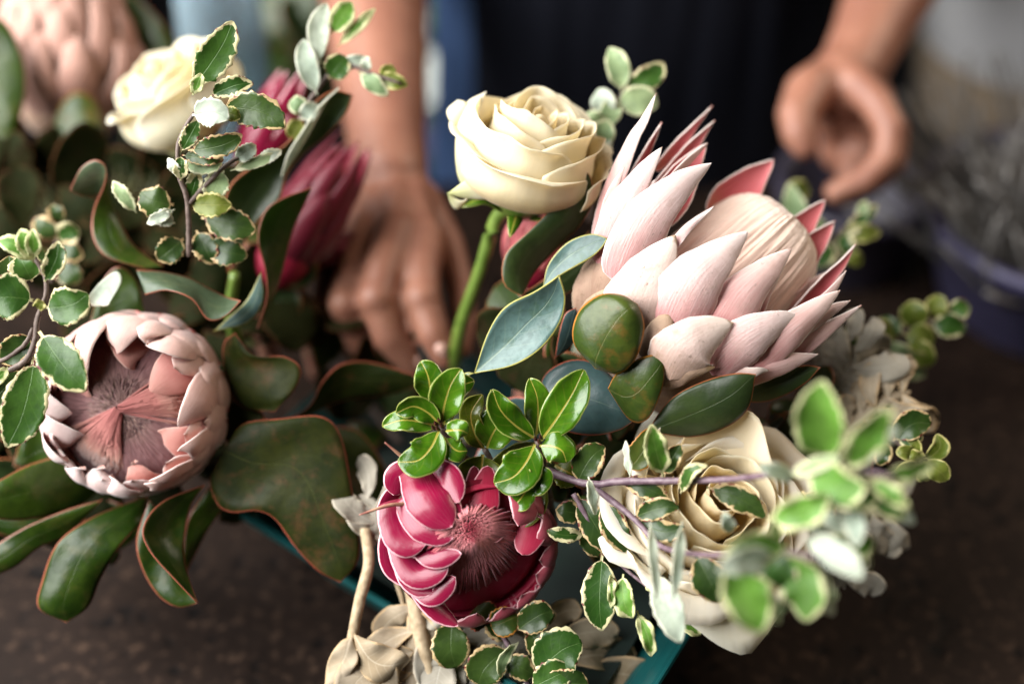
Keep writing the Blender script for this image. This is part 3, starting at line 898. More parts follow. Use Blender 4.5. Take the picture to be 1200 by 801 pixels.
tube("bract_tail", [(488, 550, .3), (470, 534, -.2), (451, 518, -.6)], [.0013, .0010, .0004], M['stem_pink'], rp, D3)
tube("stem", W3([(548, 640, 4), (575, 700, 10), (620, 760, 16)], D3), [.007, .006, .006], M['stem_pink'], rp)

M['bract_dusk'] = bract_mat('bract_dusk', ((.0, (.24, .12, .09)), (.4, (.42, .22, .17)), (.95, (.52, .31, .25))), (.56, .40, .34), .05, ((.30, .16, .12), .5), .7, .05, .2)
# ------------------------------------------------------------------ blurred proteas at the back
def side_protea(label, cat, base, ax, d, H, R, n, mats, name, rings=3, openness=.0, loc=None, seed=3):
    rr = random.Random(seed)
    o3 = P(*base, d)
    th = thing(name, o3, label, cat)
    Xa, Ya, Aa = basis(ax)
    lathe("receptacle", smooth_prof([(.0005, -.01), (R * .6, .0), (R * .8, H * .3), (R * .75, H * .6), (R * .3, H * .85), (.0005, H * .9)], 16), mats[1], th, seg=32, origin=o3, axis=Aa)
    for g in range(rings):
        k_ = (g + 1) / rings
        for i in range(n):
            phi = 2 * math.pi * (i + .5 * g) / n + rr.uniform(-.15, .15)
            dr = Xa * math.cos(phi) + Ya * math.sin(phi)
            h = H * (1.05 - .22 * g) * rr.uniform(.93, 1.06)
            rb = R * (.8 + .12 * g)
            q = [o3 + dr * R * .35 - Aa * .006, o3 + dr * rb + Aa * h * .35, o3 + dr * rb * (1.02 + openness * .5) + Aa * h * .7, o3 + dr * rb * (.62 + openness) + Aa * h]
            fn = blade_fn(q, R * 2 * math.pi / n * 1.25, shape='bract', cup=-45, refpt=o3 + Aa * H * .4)
            solid(link("bract", grid_mesh(fn, 16, 8), mats, th), .0009, 1)
    return th, o3, Aa


bp, o_, a_ = side_protea("out of focus dusty pink king protea standing in the back left corner", "protea", (85, 150), (UP * .95 + NN * .1 - RX * .03), .97, .118, .047, 12, [M['bract_dusk'], M['king_brown']], "king_protea", 3, .05, seed=11)
BL = [('king_leaf', [(150, 140, 0), (165, 90, 0), (190, 62, 0), (206, 90, .2)], [(150, 140, 0), (172, 130, .5), (192, 120, .6), (206, 90, .2)], .97),
      ('king_leaf', [(140, -20, 0), (175, 10, 0), (200, 45, 0), (204, 88, 0)], [(140, -20, 0), (150, 25, .4), (172, 70, .4), (204, 88, 0)], .98),
      ('olive_leaf', [(60, 175, 0), (68, 130, -.4), (90, 108, -.6), (115, 125, -.4), (128, 175, 0)], [(60, 175, 0), (75, 190, -.6), (95, 195, -.8), (112, 190, -.6), (128, 175, 0)], .925),
      ('king_leaf', [(-30, 20, 0), (5, 25, 0), (27, 70, 0), (28, 120, .1), (10, 170, .2)], [(-30, 20, 0), (-40, 70, .2), (-40, 110, .3), (-25, 150, .3), (10, 170, .2)], .90),
      ('king_leaf_warm', [(-20, 130, 0), (15, 125, 0), (28, 160, 0), (20, 215, .2)], [(-20, 130, 0), (-30, 170, .4), (-10, 205, .4), (20, 215, .2)], .91)]
for mat, A, B, dd in BL:
    loft("leaf", A, B, dd, [M[mat], M['king_back']], bp, bulge=.3, ripple=.1)
tube("stem", [o_, o_ - a_ * .06, P(150, 330, 1.02)], [.008, .007, .007], M['stem_pink'], bp)

rb1, o_, a_ = side_protea("closed dark crimson protea bud behind the wavy green leaf, nearest the left hand", "protea", (318, 322), (RX * .52 + UP * .82), .868, .090, .024, 8, [M['red_bud'], M['red_in']], "crimson_protea", 2, .0, seed=5)
tube("stem", [o_, P(300, 360, .87), P(330, 460, .92)], [.006, .006, .006], M['stem_pink'], rb1)
rb2, o_, a_ = side_protea("pinkish red protea bud peeking out beside the blurred left rose", "protea", (292, 196), (RX * .42 + UP * .9), .87, .060, .017, 7, [M['red_out'], M['red_in']], "crimson_protea", 2, .0, seed=8)
tube("stem", [o_, P(290, 260, .86), P(320, 420, .93)], [.005, .005, .005], M['stem_pink'], rb2)
rb3, o_, a_ = side_protea("small dark crimson bud low beside the knuckles of the left hand", "protea", (352, 305), (RX * .8 + UP * .25), .90, .036, .012, 6, [M['red_bud'], M['red_in']], "crimson_protea", 2, .1, seed=9)
tube("stem", [o_, P(345, 340, .91), P(370, 440, .94)], [.004, .004, .004], M['stem_pink'], rb3)
rb4, o_, a_ = side_protea("dull red protea bud half hidden between the first rose and the pale king protea", "protea", (618, 330), (RX * .12 + UP * .95), .835, .05, .018, 7, [M['king_in'], M['red_in']], "crimson_protea", 2, .0, seed=12)
tube("stem", [o_, P(615, 400, .86), P(610, 520, .9)], [.005, .005, .005], M['stem_pink'], rb4)


# ------------------------------------------------------------------ roses
def rose(label, base, ax, d, R, H, seed, layers, mats, twist=.0, opening=1.0, skip=None):
    """layers: list of (count, radius factor, height factor, half angle deg, flare)"""
    rr = random.Random(seed)
    o3 = P(*base, d)
    th = thing("rose", o3, label, "rose")
    Xa, Ya, Aa = basis(ax)
    k = 0
    for li, (n, rf, hf, ha, flare, mt) in enumerate(layers):
        for i in range(n):
            k += 1
            phi0 = twist + li * 1.9 + 2 * math.pi * i / n + rr.uniform(-.2, .2)
            if skip and skip(li, phi0):
                continue
            rmx = R * rf * rr.uniform(.95, 1.04)
            h = H * hf * rr.uniform(.95, 1.03)
            fl = flare * rr.uniform(.75, 1.3)
            ph = rr.random() * 6
            nz = rr.random() * 40
            hang = rad(ha)
            point = rr.uniform(.10, .22)

            def fn(s, t, flare=flare, phi0=phi0, rmx=rmx, h=h, fl=fl, ph=ph, nz=nz, hang=hang, point=point):
                lim = 1 - .20 * abs(t) ** 2.6 - point * .35 * abs(t)
                q = s * lim
                wd = hang * (.35 + .65 * min(1, q * 2.0) ** .7)
                a = phi0 + t * wd
                r = rmx * (1 - (1 - min(1, q / .62)) ** 2.2) * (1 - .10 * max(0, q - .62) / .38) + .0008
                r *= 1 - .10 * t              # spiral overlap
                c = max(0, (q - .74) / .26)
                r += rmx * fl * c ** 1.8
                z = h * q - rmx * fl * .45 * c ** 2.6
                wv = mnoise.noise(Vector((t * 1.6 + nz, q * 1.8, ph)))
                fr = min(3.0, 1 + 6 * flare) * c
                r += .0022 * wv * q + .0016 * fr * mnoise.noise(Vector((t * 3.2 + nz, 4.4, ph))) + .0009 * mnoise.noise(Vector((t * 5 + nz, q * 5, ph + 9))) * q
                z += .0024 * mnoise.noise(Vector((t * 2.2 + nz + 7, q, ph))) * q
                return o3 + (Xa * math.cos(a) + Ya * math.sin(a)) * r + Aa * z, rmx * wd
            o = link("petal", grid_mesh(fn, 20, 20), [M[mt]], th)
            solid(o, .0004)
    return th, o3, Xa, Ya, Aa


# first rose, on the long bare stem
d4 = .80
ax4 = (UP * .80 + NN * .52 + RX * .24).normalized()
r1, o4, X4, Y4, _ = rose("cream rose with straight green stem, standing clear above the left hand", (608, 243), ax4, d4, .0415, .061, 21,
                         [(3, .16, 1.02, 110, .03, 'rose_gold'), (3, .32, 1.06, 95, .07, 'rose'), (3, .50, 1.05, 85, .10, 'rose'), (3, .66, 1.02, 78, .12, 'rose'), (4, .82, .92, 66, .16, 'rose'), (4, .95, .74, 58, .24, 'rose')], .4)
lathe("receptacle", smooth_prof([(.0005, -.006), (.008, -.004), (.016, .004), (.022, .015)], 8), M['stem_green'], r1, seg=24, origin=o4, axis=ax4)
# reflexed guard petals on its left
loft("petal", [(552, 232, -1.6), (536, 205, -2.2), (534, 160, -2.3), (545, 122, -1.9), (570, 107, -1.5)], [(588, 222, -3.2), (584, 195, -3.6), (574, 165, -3.6), (562, 135, -3.0), (570, 107, -1.5)], d4, [M['rose_outer']], r1, bulge=.7, th=.0006)
loft("petal", [(524, 227, -2.0), (550, 208, -3.4), (572, 200, -3.9), (598, 198, -4.0)], [(524, 227, -2.0), (548, 233, -2.4), (575, 234, -3.0), (598, 226, -3.6)], d4, [M['rose_outer']], r1, bulge=.5, th=.0006)
loft("petal", [(524, 226, -2.0), (532, 232, -1.9), (542, 236, -2.0), (552, 230, -2.2)], [(524, 226, -2.0), (528, 238, -1.4), (536, 245, -1.2), (552, 230, -2.2)], d4, [M['rose_outer']], r1, bulge=.15, th=.0006)
loft("petal", [(548, 140, -1.6), (536, 148, -2.0), (526, 140, -2.1), (524, 128, -1.9), (536, 117, -1.6)], [(548, 140, -1.6), (552, 130, -2.1), (548, 122, -2.2), (543, 118, -2.0), (536, 117, -1.6)], d4, [M['rose_outer']], r1, bulge=.35, th=.0006)
for a_s in (200, 262, 320):
    dr = X4 * math.cos(rad(a_s)) + Y4 * math.sin(rad(a_s))
    q = [o4 - ax4 * .003 + dr * .008, o4 + dr * .022 + ax4 * .004, o4 + dr * .034 - ax4 * .002]
    solid(link("sepal", grid_mesh(blade_fn(q, .009, shape='lance', cup=30, refpt=o4 + ax4 * .03), 12, 6), [M['pit_leaf']], r1), .0006)
tube("stem", [o4 + ax4 * .002, P(583, 255, d4 + .012), P(563, 315, d4 + .028), P(540, 382, d4 + .05), P(530, 440, d4 + .08)], [.0046, .0040, .0037, .0040, .004], M['stem_green'], r1, seg=12, n=30)

# rose at the front right, wide open
d5 = .748
ax5 = (NN * .84 + UP * .44 + RX * .16).normalized()
r2, o5, X5, Y5, _ = rose("wide open cream rose with a golden heart behind the twiggy variegated branch", (817, 622), ax5, d5 + .030, .051, .052, 35,
                         [(3, .17, 1.08, 100, .04, 'rose_gold'), (3, .33, 1.08, 82, .08, 'rose_gold'), (4, .50, 1.05, 68, .12, 'rose'), (4, .66, 1.0, 62, .18, 'rose_cream'), (5, .82, .90, 54, .26, 'rose_cream'), (5, .96, .78, 48, .34, 'rose_cream'), (4, 1.04, .66, 46, .40, 'rose_outer')], 1.1)
loft("petal", [(790, 545, .6), (808, 500, .1), (840, 474, -.3), (872, 480, -.6), (890, 492, -.6), (901, 530, -.5), (912, 572, .0), (903, 606, .4)], [(800, 570, 1.4), (815, 548, 1.3), (835, 538, 1.2), (856, 545, 1.2), (868, 560, 1.2), (874, 580, 1.2), (880, 600, 1.1), (903, 606, .4)], d5, [M['rose_cream']], r2, bulge=-.25, th=.0005, ripple=.12)
loft("petal", [(778, 560, .5), (742, 556, .1), (721, 585, -.1), (728, 625, .0), (748, 668, .2)], [(800, 590, .8), (788, 592, .7), (778, 605, .6), (768, 632, .4), (748, 668, .2)], d5, [M['rose_cream']], r2, bulge=-.2, th=.0005, ripple=.14)
loft("petal", [(770, 560, .8), (755, 530, .4), (775, 500, .1), (805, 484, .0), (842, 478, -.1)], [(790, 580, 1.5), (790, 555, 1.4), (800, 535, 1.2), (815, 520, 1.0), (842, 478, -.1)], d5, [M['rose_cream']], r2, bulge=-.2, th=.0005, ripple=.1)
loft("petal", [(850, 740, .2), (848, 746, .0), (851, 752, -.1), (858, 749, -.1)], [(850, 740, .2), (858, 735, .1), (862, 742, .0), (858, 749, -.1)], d5, [M['rose_outer']], r2, bulge=.1)
tube("stem", [o5, P(790, 700, d5 + .12), P(760, 760, d5 + .17)], [.006, .005, .005], M['stem_green'], r2)

# blurred rose at the left
d6 = .875
ax6 = (UP * .72 + NN * .5 - RX * .42).normalized()
r3, o6, X6, Y6, _ = rose("out of focus cream rose at the upper left, behind the serrated variegated sprig", (246, 168), ax6, d6 + .01, .039, .06, 51,
                         [(3, .18, 1.02, 95, .03, 'rose_gold'), (3, .36, 1.03, 80, .08, 'rose'), (4, .55, 1.02, 66, .10, 'rose'), (4, .75, .97, 58, .16, 'rose'), (5, .95, .9, 54, .22, 'rose_outer')], .2)
loft("petal", [(205, 185, -1), (178, 165, -1.5), (156, 135, -1.8), (152, 92, -1.6)], [(225, 170, -2.4), (215, 140, -2.8), (200, 105, -2.6), (152, 92, -1.6)], d6, [M['rose_outer']], r3, bulge=.5)
tube("stem", [o6, P(262, 240, d6 + .03), P(300, 400, d6 + .08)], [.005, .0045, .0045], M['stem_green'], r3)
# ------------------------------------------------------------------ sprigs
BACKS = {'pit_leaf': 'pit_olive', 'pit_olive': 'pit_olive', 'var_leaf': 'pale_green', 'var_dark': 'var_olive', 'var_lime': 'pale_green',
         'var_olive': 'var_olive', 'pale_leaf': 'pale_leaf', 'pale_green': 'pale_leaf', 'silver_leaf': 'silver_leaf', 'silver_tan': 'silver_tan', 'king_leaf': 'king_back', 'dark_leaf': 'dark_leaf', 'olive_leaf': 'king_back', 'king_leaf_warm': 'king_back', 'slate_leaf': 'dark_leaf', 'blue_leaf': 'dark_leaf'}


def sprig(name, label, cat, d, stems, leaves, stem_mat, shape='petiole', group=None, th=.0005, serr=0.0):
    """stems: (points px, radius mm start, end); leaves: u0 v0 u1 v1 width mat [dz0 dz1 side lift roll cup wave]"""
    st = stems[0][0][0]
    root = thing(name, P(st[0], st[1], d), label, cat, group)
    for pts, r0, r1 in stems:
        tube("stem", pts, [r0 * .001, (r0 + r1) * .0005, r1 * .001], M[stem_mat], root, d, seg=8, n=26, bump=.35)
    for L in leaves:
        u0, v0, u1, v1, w, mt = L[:6]
        o = dict(dz0=0.0, dz1=None, side=0.0, lift=.25, roll=0.0, roll2=None, cup=22, wave=.0006, shape=shape, nw=2.2)
        if name == 'pittosporum_sprig':
            o['wave'] = .0015
            o['nw'] = 1.7
        o.update(L[6] if len(L) > 6 else {})
        if mt == 'var_lime' and len(leaves) > 40:
            o['cup'] = rnd.uniform(15, 48)
            o['wave'] = .0016
            o['roll'] += rnd.uniform(-22, 22)
            o['roll2'] = o['roll'] + rnd.uniform(-25, 25)
            o['side'] += rnd.uniform(-4, 4)
        dz0 = o['dz0']
        dz1 = o['dz1'] if o['dz1'] is not None else dz0 - .2
        if dz0 < -5:
            dz0, dz1 = dz0 * 1.32, dz1 * 1.32
        dx, dy = u1 - u0, v1 - v0
        ln = math.hypot(dx, dy)
        px, py = -dy / ln * o['side'], dx / ln * o['side']
        pts = [(u0, v0, dz0), (u0 + dx * .33 + px * .8, v0 + dy * .33 + py * .8, dz0 * .67 + dz1 * .33 - o['lift']),
               (u0 + dx * .68 + px, v0 + dy * .68 + py, dz0 * .32 + dz1 * .68 - o['lift'] * 1.1), (u1, v1, dz1)]
        blade("leaf", pts, d, w, [M[mt], M[BACKS[mt]]], root, th=th, ns=22, nt=10, shape=o['shape'], roll=o['roll'], roll2=o['roll2'], cup=o['cup'], wave=o['wave'], nw=o['nw'], ph=rnd.random() * 6, serr=serr)
    return root


pit = lambda s: (.07 if s < .06 else max(.07, pw(.68, .66)((s - .05) / .95)))
ps = sprig("pittosporum_sprig", "glossy green yellow veined rosette above the left half of the crimson protea", "foliage sprig", .738,
           [([(516, 500, 0), (540, 530, 1.2), (575, 565, 2.4), (620, 640, 6)], 1.6, 2.0)],
           [(520, 500, 556, 446, 36, 'pit_leaf', dict(dz0=.3, dz1=-.1, side=-14, roll=12)),
            (505, 474, 493, 423, 37, 'pit_leaf', dict(dz0=-.1, dz1=-.6, side=4, cup=26)),
            (517, 497, 540, 432, 42, 'pit_leaf', dict(dz0=-.2, dz1=-.9, side=-5, cup=30)),
            (516, 498, 464, 484, 30, 'pit_leaf', dict(dz0=-.3, dz1=-.6, side=13, roll=22, cup=30)),
            (514, 500, 448, 499, 30, 'pit_leaf', dict(dz0=.0, dz1=-.4, side=7, roll=-16)),
            (515, 503, 466, 541, 44, 'pit_leaf', dict(dz0=-.3, dz1=-.9, side=-13, roll=-8, cup=18, wave=.0011)),
            (522, 505, 549, 508, 26, 'pit_leaf', dict(dz0=-.5, dz1=-.7, side=-3, cup=-15)),
            (521, 512, 548, 528, 30, 'pit_leaf', dict(dz0=-.1, dz1=-.3, side=6, roll=12, cup=-20))], 'stem_brown', shape=pit)
for u, v in ((511, 496), (515, 492), (518, 499), (513, 502), (508, 501)):
    blade("bud", [(u + 3, v + 3, -.2), (u, v, -.6), (u - 2, v - 3, -.7)], .738, 6, M['bud_red'], ps, ns=6, nt=4, cup=-60, shape='oval')
ps2 = sprig("pittosporum_sprig", "glossy green yellow veined rosette right under the upright bluish leaf, larger of two", "foliage sprig", .742,
            [([(630, 516, 0), (640, 560, 1.6), (650, 620, 4)], 1.8, 2.2), ([(568, 526, 1.0), (590, 560, 1.8), (640, 590, 3)], 1.6, 1.8)],
            [(630, 516, 568, 598, 40, 'pit_olive', dict(dz0=2.0, dz1=1.2, side=10, roll=10, wave=.001)),
             (625, 555, 592, 607, 46, 'pit_olive', dict(dz0=1.3, dz1=.6, side=-14, roll=-10, wave=.0012)),
             (566, 532, 545, 588, 62, 'pit_olive', dict(dz0=.9, dz1=.2, side=-6, roll=4, wave=.0012)),
             (568, 528, 565, 462, 30, 'pit_olive', dict(dz0=1.2, dz1=.7, side=-14, roll=20)),
             (570, 526, 602, 484, 48, 'pit_leaf', dict(dz0=1.0, dz1=.4, side=-6, roll=6)),
             (628, 512, 621, 443, 34, 'pit_leaf', dict(dz0=.6, dz1=-.1, side=6, roll=-10, wave=.0012)),
             (628, 514, 577, 456, 36, 'pit_leaf', dict(dz0=-.2, dz1=-1.0, side=-9, cup=32, roll=-8)),
             (634, 516, 684, 433, 47, 'pit_leaf', dict(dz0=-.2, dz1=-1.0, side=3, cup=26, wave=.0010)),
             (627, 520, 579, 566, 50, 'pit_leaf', dict(dz0=-.5, dz1=-1.1, side=-10, roll=-6, cup=16, wave=.0011)),
             (632, 522, 664, 542, 40, 'pit_leaf', dict(dz0=-.4, dz1=-.8, side=-9, cup=-14, roll=8)),
             (612, 568, 636, 546, 34, 'pit_leaf', dict(dz0=-.4, dz1=-.8, side=8, cup=24)),
             (620, 566, 599, 593, 30, 'pit_leaf', dict(dz0=-.5, dz1=-1.0, side=-3, cup=20))], 'stem_brown', shape=pit)
for u, v in ((628, 514), (632, 517), (634, 512)):
    blade("bud", [(u + 2, v + 3, -.3), (u, v, -.7), (u - 1, v - 3, -.8)], .742, 6, M['bud_red'], ps2, ns=6, nt=4, cup=-60, shape='oval')

# mid branch, sharp at its root and running towards us on the right
rx_ = random.Random(77)
VX = []
for (u, v, dz) in ((905, 600, -5.5), (930, 590, -6.5), (960, 600, -7), (985, 610, -7), (990, 585, -7.5), (900, 680, -7), (930, 665, -7.4), (870, 690, -6.4), (955, 665, -6.6), (1020, 590, -7.2), (1010, 620, -7), (920, 705, -7), (1035, 560, -8), (965, 575, -8)):
    b_ = rx_.uniform(-.9, 1.9)
    l_ = rx_.uniform(36, 66)
    VX.append((u, v, u + l_ * math.cos(b_), v + l_ * math.sin(b_), l_ * rx_.uniform(.36, .55), rx_.choice(['var_lime', 'var_lime', 'pale_leaf', 'pale_green', 'var_leaf']), dict(dz0=dz, dz1=dz - rx_.uniform(.2, 1.4), side=rx_.uniform(-5, 5), roll=rx_.uniform(-50, 50), cup=rx_.uniform(10, 40))))
vb = sprig("variegated_sprig", "long cream edged variegated branch crossing in front of the wide open rose", "foliage sprig", .742,
           [([(610, 540, 2.5), (645, 553, .8), (690, 567, -.3), (722, 564, -.8), (790, 563, -2.2), (860, 561, -4.6), (935, 551, -8.6), (985, 545, -10.5), (1050, 560, -11.8)], 2.4, 1.1),
            ([(692, 568, -.3), (722, 590, -.8), (748, 612, -1.6), (775, 640, -3.0), (830, 650, -6.5), (905, 645, -10.5), (960, 655, -11.9)], 1.7, 1.0),
            ([(672, 578, .0), (708, 640, -.2), (735, 668, -.6), (765, 692, -1.2)], 1.5, .7)],
           [(676, 566, 709, 523, 36, 'var_dark', dict(side=-5)),
            (650, 545, 680, 560, 40, 'pit_olive', dict(dz0=1.5)),
            (738, 560, 733, 516, 13, 'pale_leaf', dict(dz0=-1.0, dz1=-1.8, roll=50)),
            (690, 558, 698, 603, 15, 'pale_leaf', dict(dz0=-.8, dz1=-1.4, roll=40)),
            (676, 578, 722, 650, 36, 'var_dark', dict(dz0=.3, dz1=-.2, cup=15, side=2)),
            (706, 585, 738, 646, 32, 'var_dark', dict(dz0=-.2, dz1=-.6, side=3)),
            (682, 602, 651, 597, 28, 'var_dark', dict(dz0=.8, dz1=.5)),
            (686, 626, 641, 621, 19, 'var_leaf', dict(dz0=.2, dz1=-.2, side=-3)),
            (680, 612, 702, 652, 26, 'var_dark', dict(dz0=1.0, dz1=.8)),
            (706, 648, 705, 739, 42, 'var_leaf', dict(dz0=.0, dz1=-.7, side=3, cup=16)),
            (717, 668, 716, 712, 10, 'var_lime', dict(dz0=-.7, dz1=-1.0)),
            (730, 672, 741, 724, 28, 'var_lime', dict(dz0=-.6, dz1=-1.2, side=5)),
            (746, 715, 763, 769, 19, 'var_lime', dict(dz0=-.9, dz1=-1.4, side=-3)),
            (752, 682, 790, 700, 18, 'var_lime', dict(dz0=-.8, dz1=-1.2)),
            (775, 700, 821, 744, 22, 'var_lime', dict(dz0=-.5, dz1=-.8)),
            (768, 668, 797, 753, 34, 'pale_leaf', dict(dz0=-3.4, dz1=-4.6, cup=20)),
            (762, 610, 770, 700, 13, 'pale_leaf', dict(dz0=-4.5, dz1=-5.5, roll=30)),
            (800, 610, 790, 700, 15, 'pale_leaf', dict(dz0=-5.0, dz1=-6.5, roll=30)),
            (778, 558, 764, 497, 30, 'var_lime', dict(dz0=-1.8, dz1=-2.8, side=-4, cup=30)),
            (776, 556, 798, 520, 22, 'var_dark', dict(dz0=-1.4, dz1=-2.0)),
            (734, 552, 760, 502, 34, 'olive_leaf', dict(dz0=.2, dz1=-.3, side=6)),
            (726, 562, 784, 588, 25, 'var_dark', dict(dz0=-.6, dz1=-1.2, side=-4)),
            (742, 606, 796, 594, 26, 'var_dark', dict(dz0=-1.2, dz1=-2.2, side=-4)),
            (745, 610, 802, 617, 28, 'var_dark', dict(dz0=-1.2, dz1=-2.4, side=8)),
            (797, 578, 829, 545, 18, 'var_leaf', dict(dz0=-2.2, dz1=-3.6, side=-8, roll=30)),
            (828, 570, 898, 606, 30, 'var_dark', dict(dz0=-1.6, dz1=-2.4, side=-5)),
            (858, 624, 848, 600, 16, 'pale_leaf', dict(dz0=-5, dz1=-6)),
            # out of focus towards the camera
            (966, 540, 964, 446, 56, 'var_lime', dict(dz0=-7.4, dz1=-9.0, cup=20, side=-2)),
            (990, 552, 1046, 478, 36, 'var_lime', dict(dz0=-8.2, dz1=-9.8, cup=25, side=-3)),
            (1000, 545, 1052, 500, 22, 'pale_leaf', dict(dz0=-8.2, dz1=-9.2, roll=30)),
            (945, 552, 1015, 572, 46, 'var_lime', dict(dz0=-7.2, dz1=-9.0, side=10)),
            (925, 556, 985, 535, 18, 'pale_green', dict(dz0=-6.6, dz1=-8.2, roll=20)),
            (900, 608, 972, 580, 36, 'var_lime', dict(dz0=-7.4, dz1=-8.6, side=4)),
            (935, 560, 888, 545, 18, 'pale_leaf', dict(dz0=-6.2, dz1=-7.0)),
            (1000, 552, 1062, 606, 32, 'var_leaf', dict(dz0=-7.8, dz1=-8.8, side=4, roll=20)),
            (1020, 560, 1066, 594, 22, 'var_lime', dict(dz0=-8.2, dz1=-9)),
            (942, 628, 1012, 678, 30, 'pale_leaf', dict(dz0=-7.8, dz1=-9.2, side=-4)),
            (955, 640, 1026, 632, 36, 'var_lime', dict(dz0=-6.8, dz1=-7.6, side=4)),
            (925, 640, 848, 652, 34, 'var_lime', dict(dz0=-8.2, dz1=-9.4, side=6)),
            (910, 655, 842, 668, 30, 'pale_leaf', dict(dz0=-9.0, dz1=-10.0, side=5, roll=20)),
            (862, 655, 892, 742, 54, 'var_lime', dict(dz0=-8.4, dz1=-9.6, side=6, cup=18)),
            (905, 648, 945, 728, 48, 'var_lime', dict(dz0=-7.6, dz1=-8.4, side=-12, roll=-15)),
            (900, 640, 925, 690, 38, 'var_leaf', dict(dz0=-7.4, dz1=-8.0)),
            (815, 650, 845, 705, 40, 'var_dark', dict(dz0=-3.0, dz1=-3.6)),
            (940, 575, 980, 610, 26, 'var_dark', dict(dz0=-3.0, dz1=-3.2)),
            ] + VX, 'stem_purple', serr=.04)

# right edge twigs
sprig("variegated_sprig", "small yellow green curled tip poking out at the right edge over the bare table", "foliage sprig", .77,
      [([(1010, 520, 1), (1045, 515, .4), (1070, 535, .1), (1085, 548, 0)], 1.5, .8)],
      [(1046, 516, 1092, 496, 36, 'var_dark', dict(side=-8, cup=30)), (1050, 515, 1082, 512, 22, 'var_leaf', dict(dz0=.3)),
       (1082, 542, 1110, 563, 26, 'var_olive', dict(side=-3, cup=30)), (1078, 545, 1056, 566, 20, 'var_olive', dict(side=8, roll=30)),
       (1082, 538, 1098, 508, 24, 'var_olive', dict(side=10, roll=-25, cup=30)), (1076, 536, 1062, 512, 15, 'var_olive', dict(side=5, roll=30)),
       (1080, 545, 1090, 562, 26, 'var_olive', dict(dz0=.4)), (1072, 532, 1050, 528, 18, 'var_olive', dict()), (1040, 518, 1030, 545, 22, 'var_dark', dict(dz0=.6)),
       (1080, 540, 1066, 530, 20, 'var_olive', dict(roll=20))], 'stem_brown')
sprig("variegated_sprig", "out of focus olive green leafy tip reaching from the king protea towards the purple bucket", "foliage sprig", .85,
      [([(960, 430, 0), (1010, 412, .5), (1060, 390, 1), (1125, 362, 1.5)], 1.5, .9)],
      [(1050, 395, 1012, 388, 36, 'var_olive', {}), (1030, 405, 1070, 425, 30, 'pale_green', {}), (1060, 392, 1095, 400, 36, 'var_olive', {}), (1075, 385, 1068, 352, 34, 'var_olive', {}),
       (1090, 378, 1132, 384, 30, 'var_leaf', {}), (1095, 375, 1100, 345, 26, 'var_olive', {}), (1110, 368, 1136, 358, 24, 'var_leaf', {}), (1040, 400, 1040, 370, 34, 'var_leaf', dict(dz0=.6)),
       (1020, 410, 1085, 440, 34, 'pale_green', dict(dz0=.8)), (1000, 415, 985, 385, 30, 'var_leaf', dict(dz0=.8)), (1065, 398, 1092, 428, 30, 'var_olive', {}), (1010, 412, 1000, 440, 30, 'var_leaf', dict(dz0=1))], 'stem_brown')
sprig("variegated_sprig", "out of focus yellow green leaves behind the big king protea, just under the right hand", "foliage sprig", .88,
      [([(930, 330, 0), (970, 285, .2), (1010, 255, .5)], 1.5, 1)],
      [(985, 280, 1028, 240, 17, 'var_leaf', {}), (985, 275, 1032, 272, 22, 'var_olive', {}), (990, 272, 992, 300, 22, 'var_leaf', {}), (965, 285, 940, 255, 34, 'pale_green', {}), (945, 300, 925, 215, 30, 'pale_green', dict(dz0=1)),
       (975, 285, 955, 312, 30, 'var_leaf', {}), (950, 225, 920, 222, 28, 'var_olive', dict(dz0=1.5)), (1005, 262, 1015, 235, 14, 'pale_green', {}), (985, 290, 1010, 310, 20, 'var_olive', {})], 'stem_brown')
sprig("variegated_sprig", "pale variegated tip standing behind the first rose against the dark apron", "foliage sprig", .825,
      [([(690, 260, 1.2), (702, 190, .6), (712, 145, .2), (730, 108, 0)], 1.5, .9)],
      [(728, 108, 714, 56, 29, 'pale_green', dict(side=4, cup=25)), (732, 104, 778, 74, 30, 'var_leaf', dict(side=4, cup=20)), (722, 118, 771, 124, 36, 'pale_green', dict(side=-3)),
       (714, 142, 702, 104, 30, 'pale_leaf', dict(roll=10)), (708, 150, 722, 116, 26, 'pale_green', {}), (706, 150, 688, 132, 22, 'pale_green', {}), (700, 178, 712, 140, 28, 'pale_green', dict(dz0=-.4)),
       (702, 190, 704, 158, 28, 'pale_leaf', dict(dz0=-.3)), (716, 128, 706, 112, 24, 'var_leaf', dict(dz0=.3))], 'stem_brown')

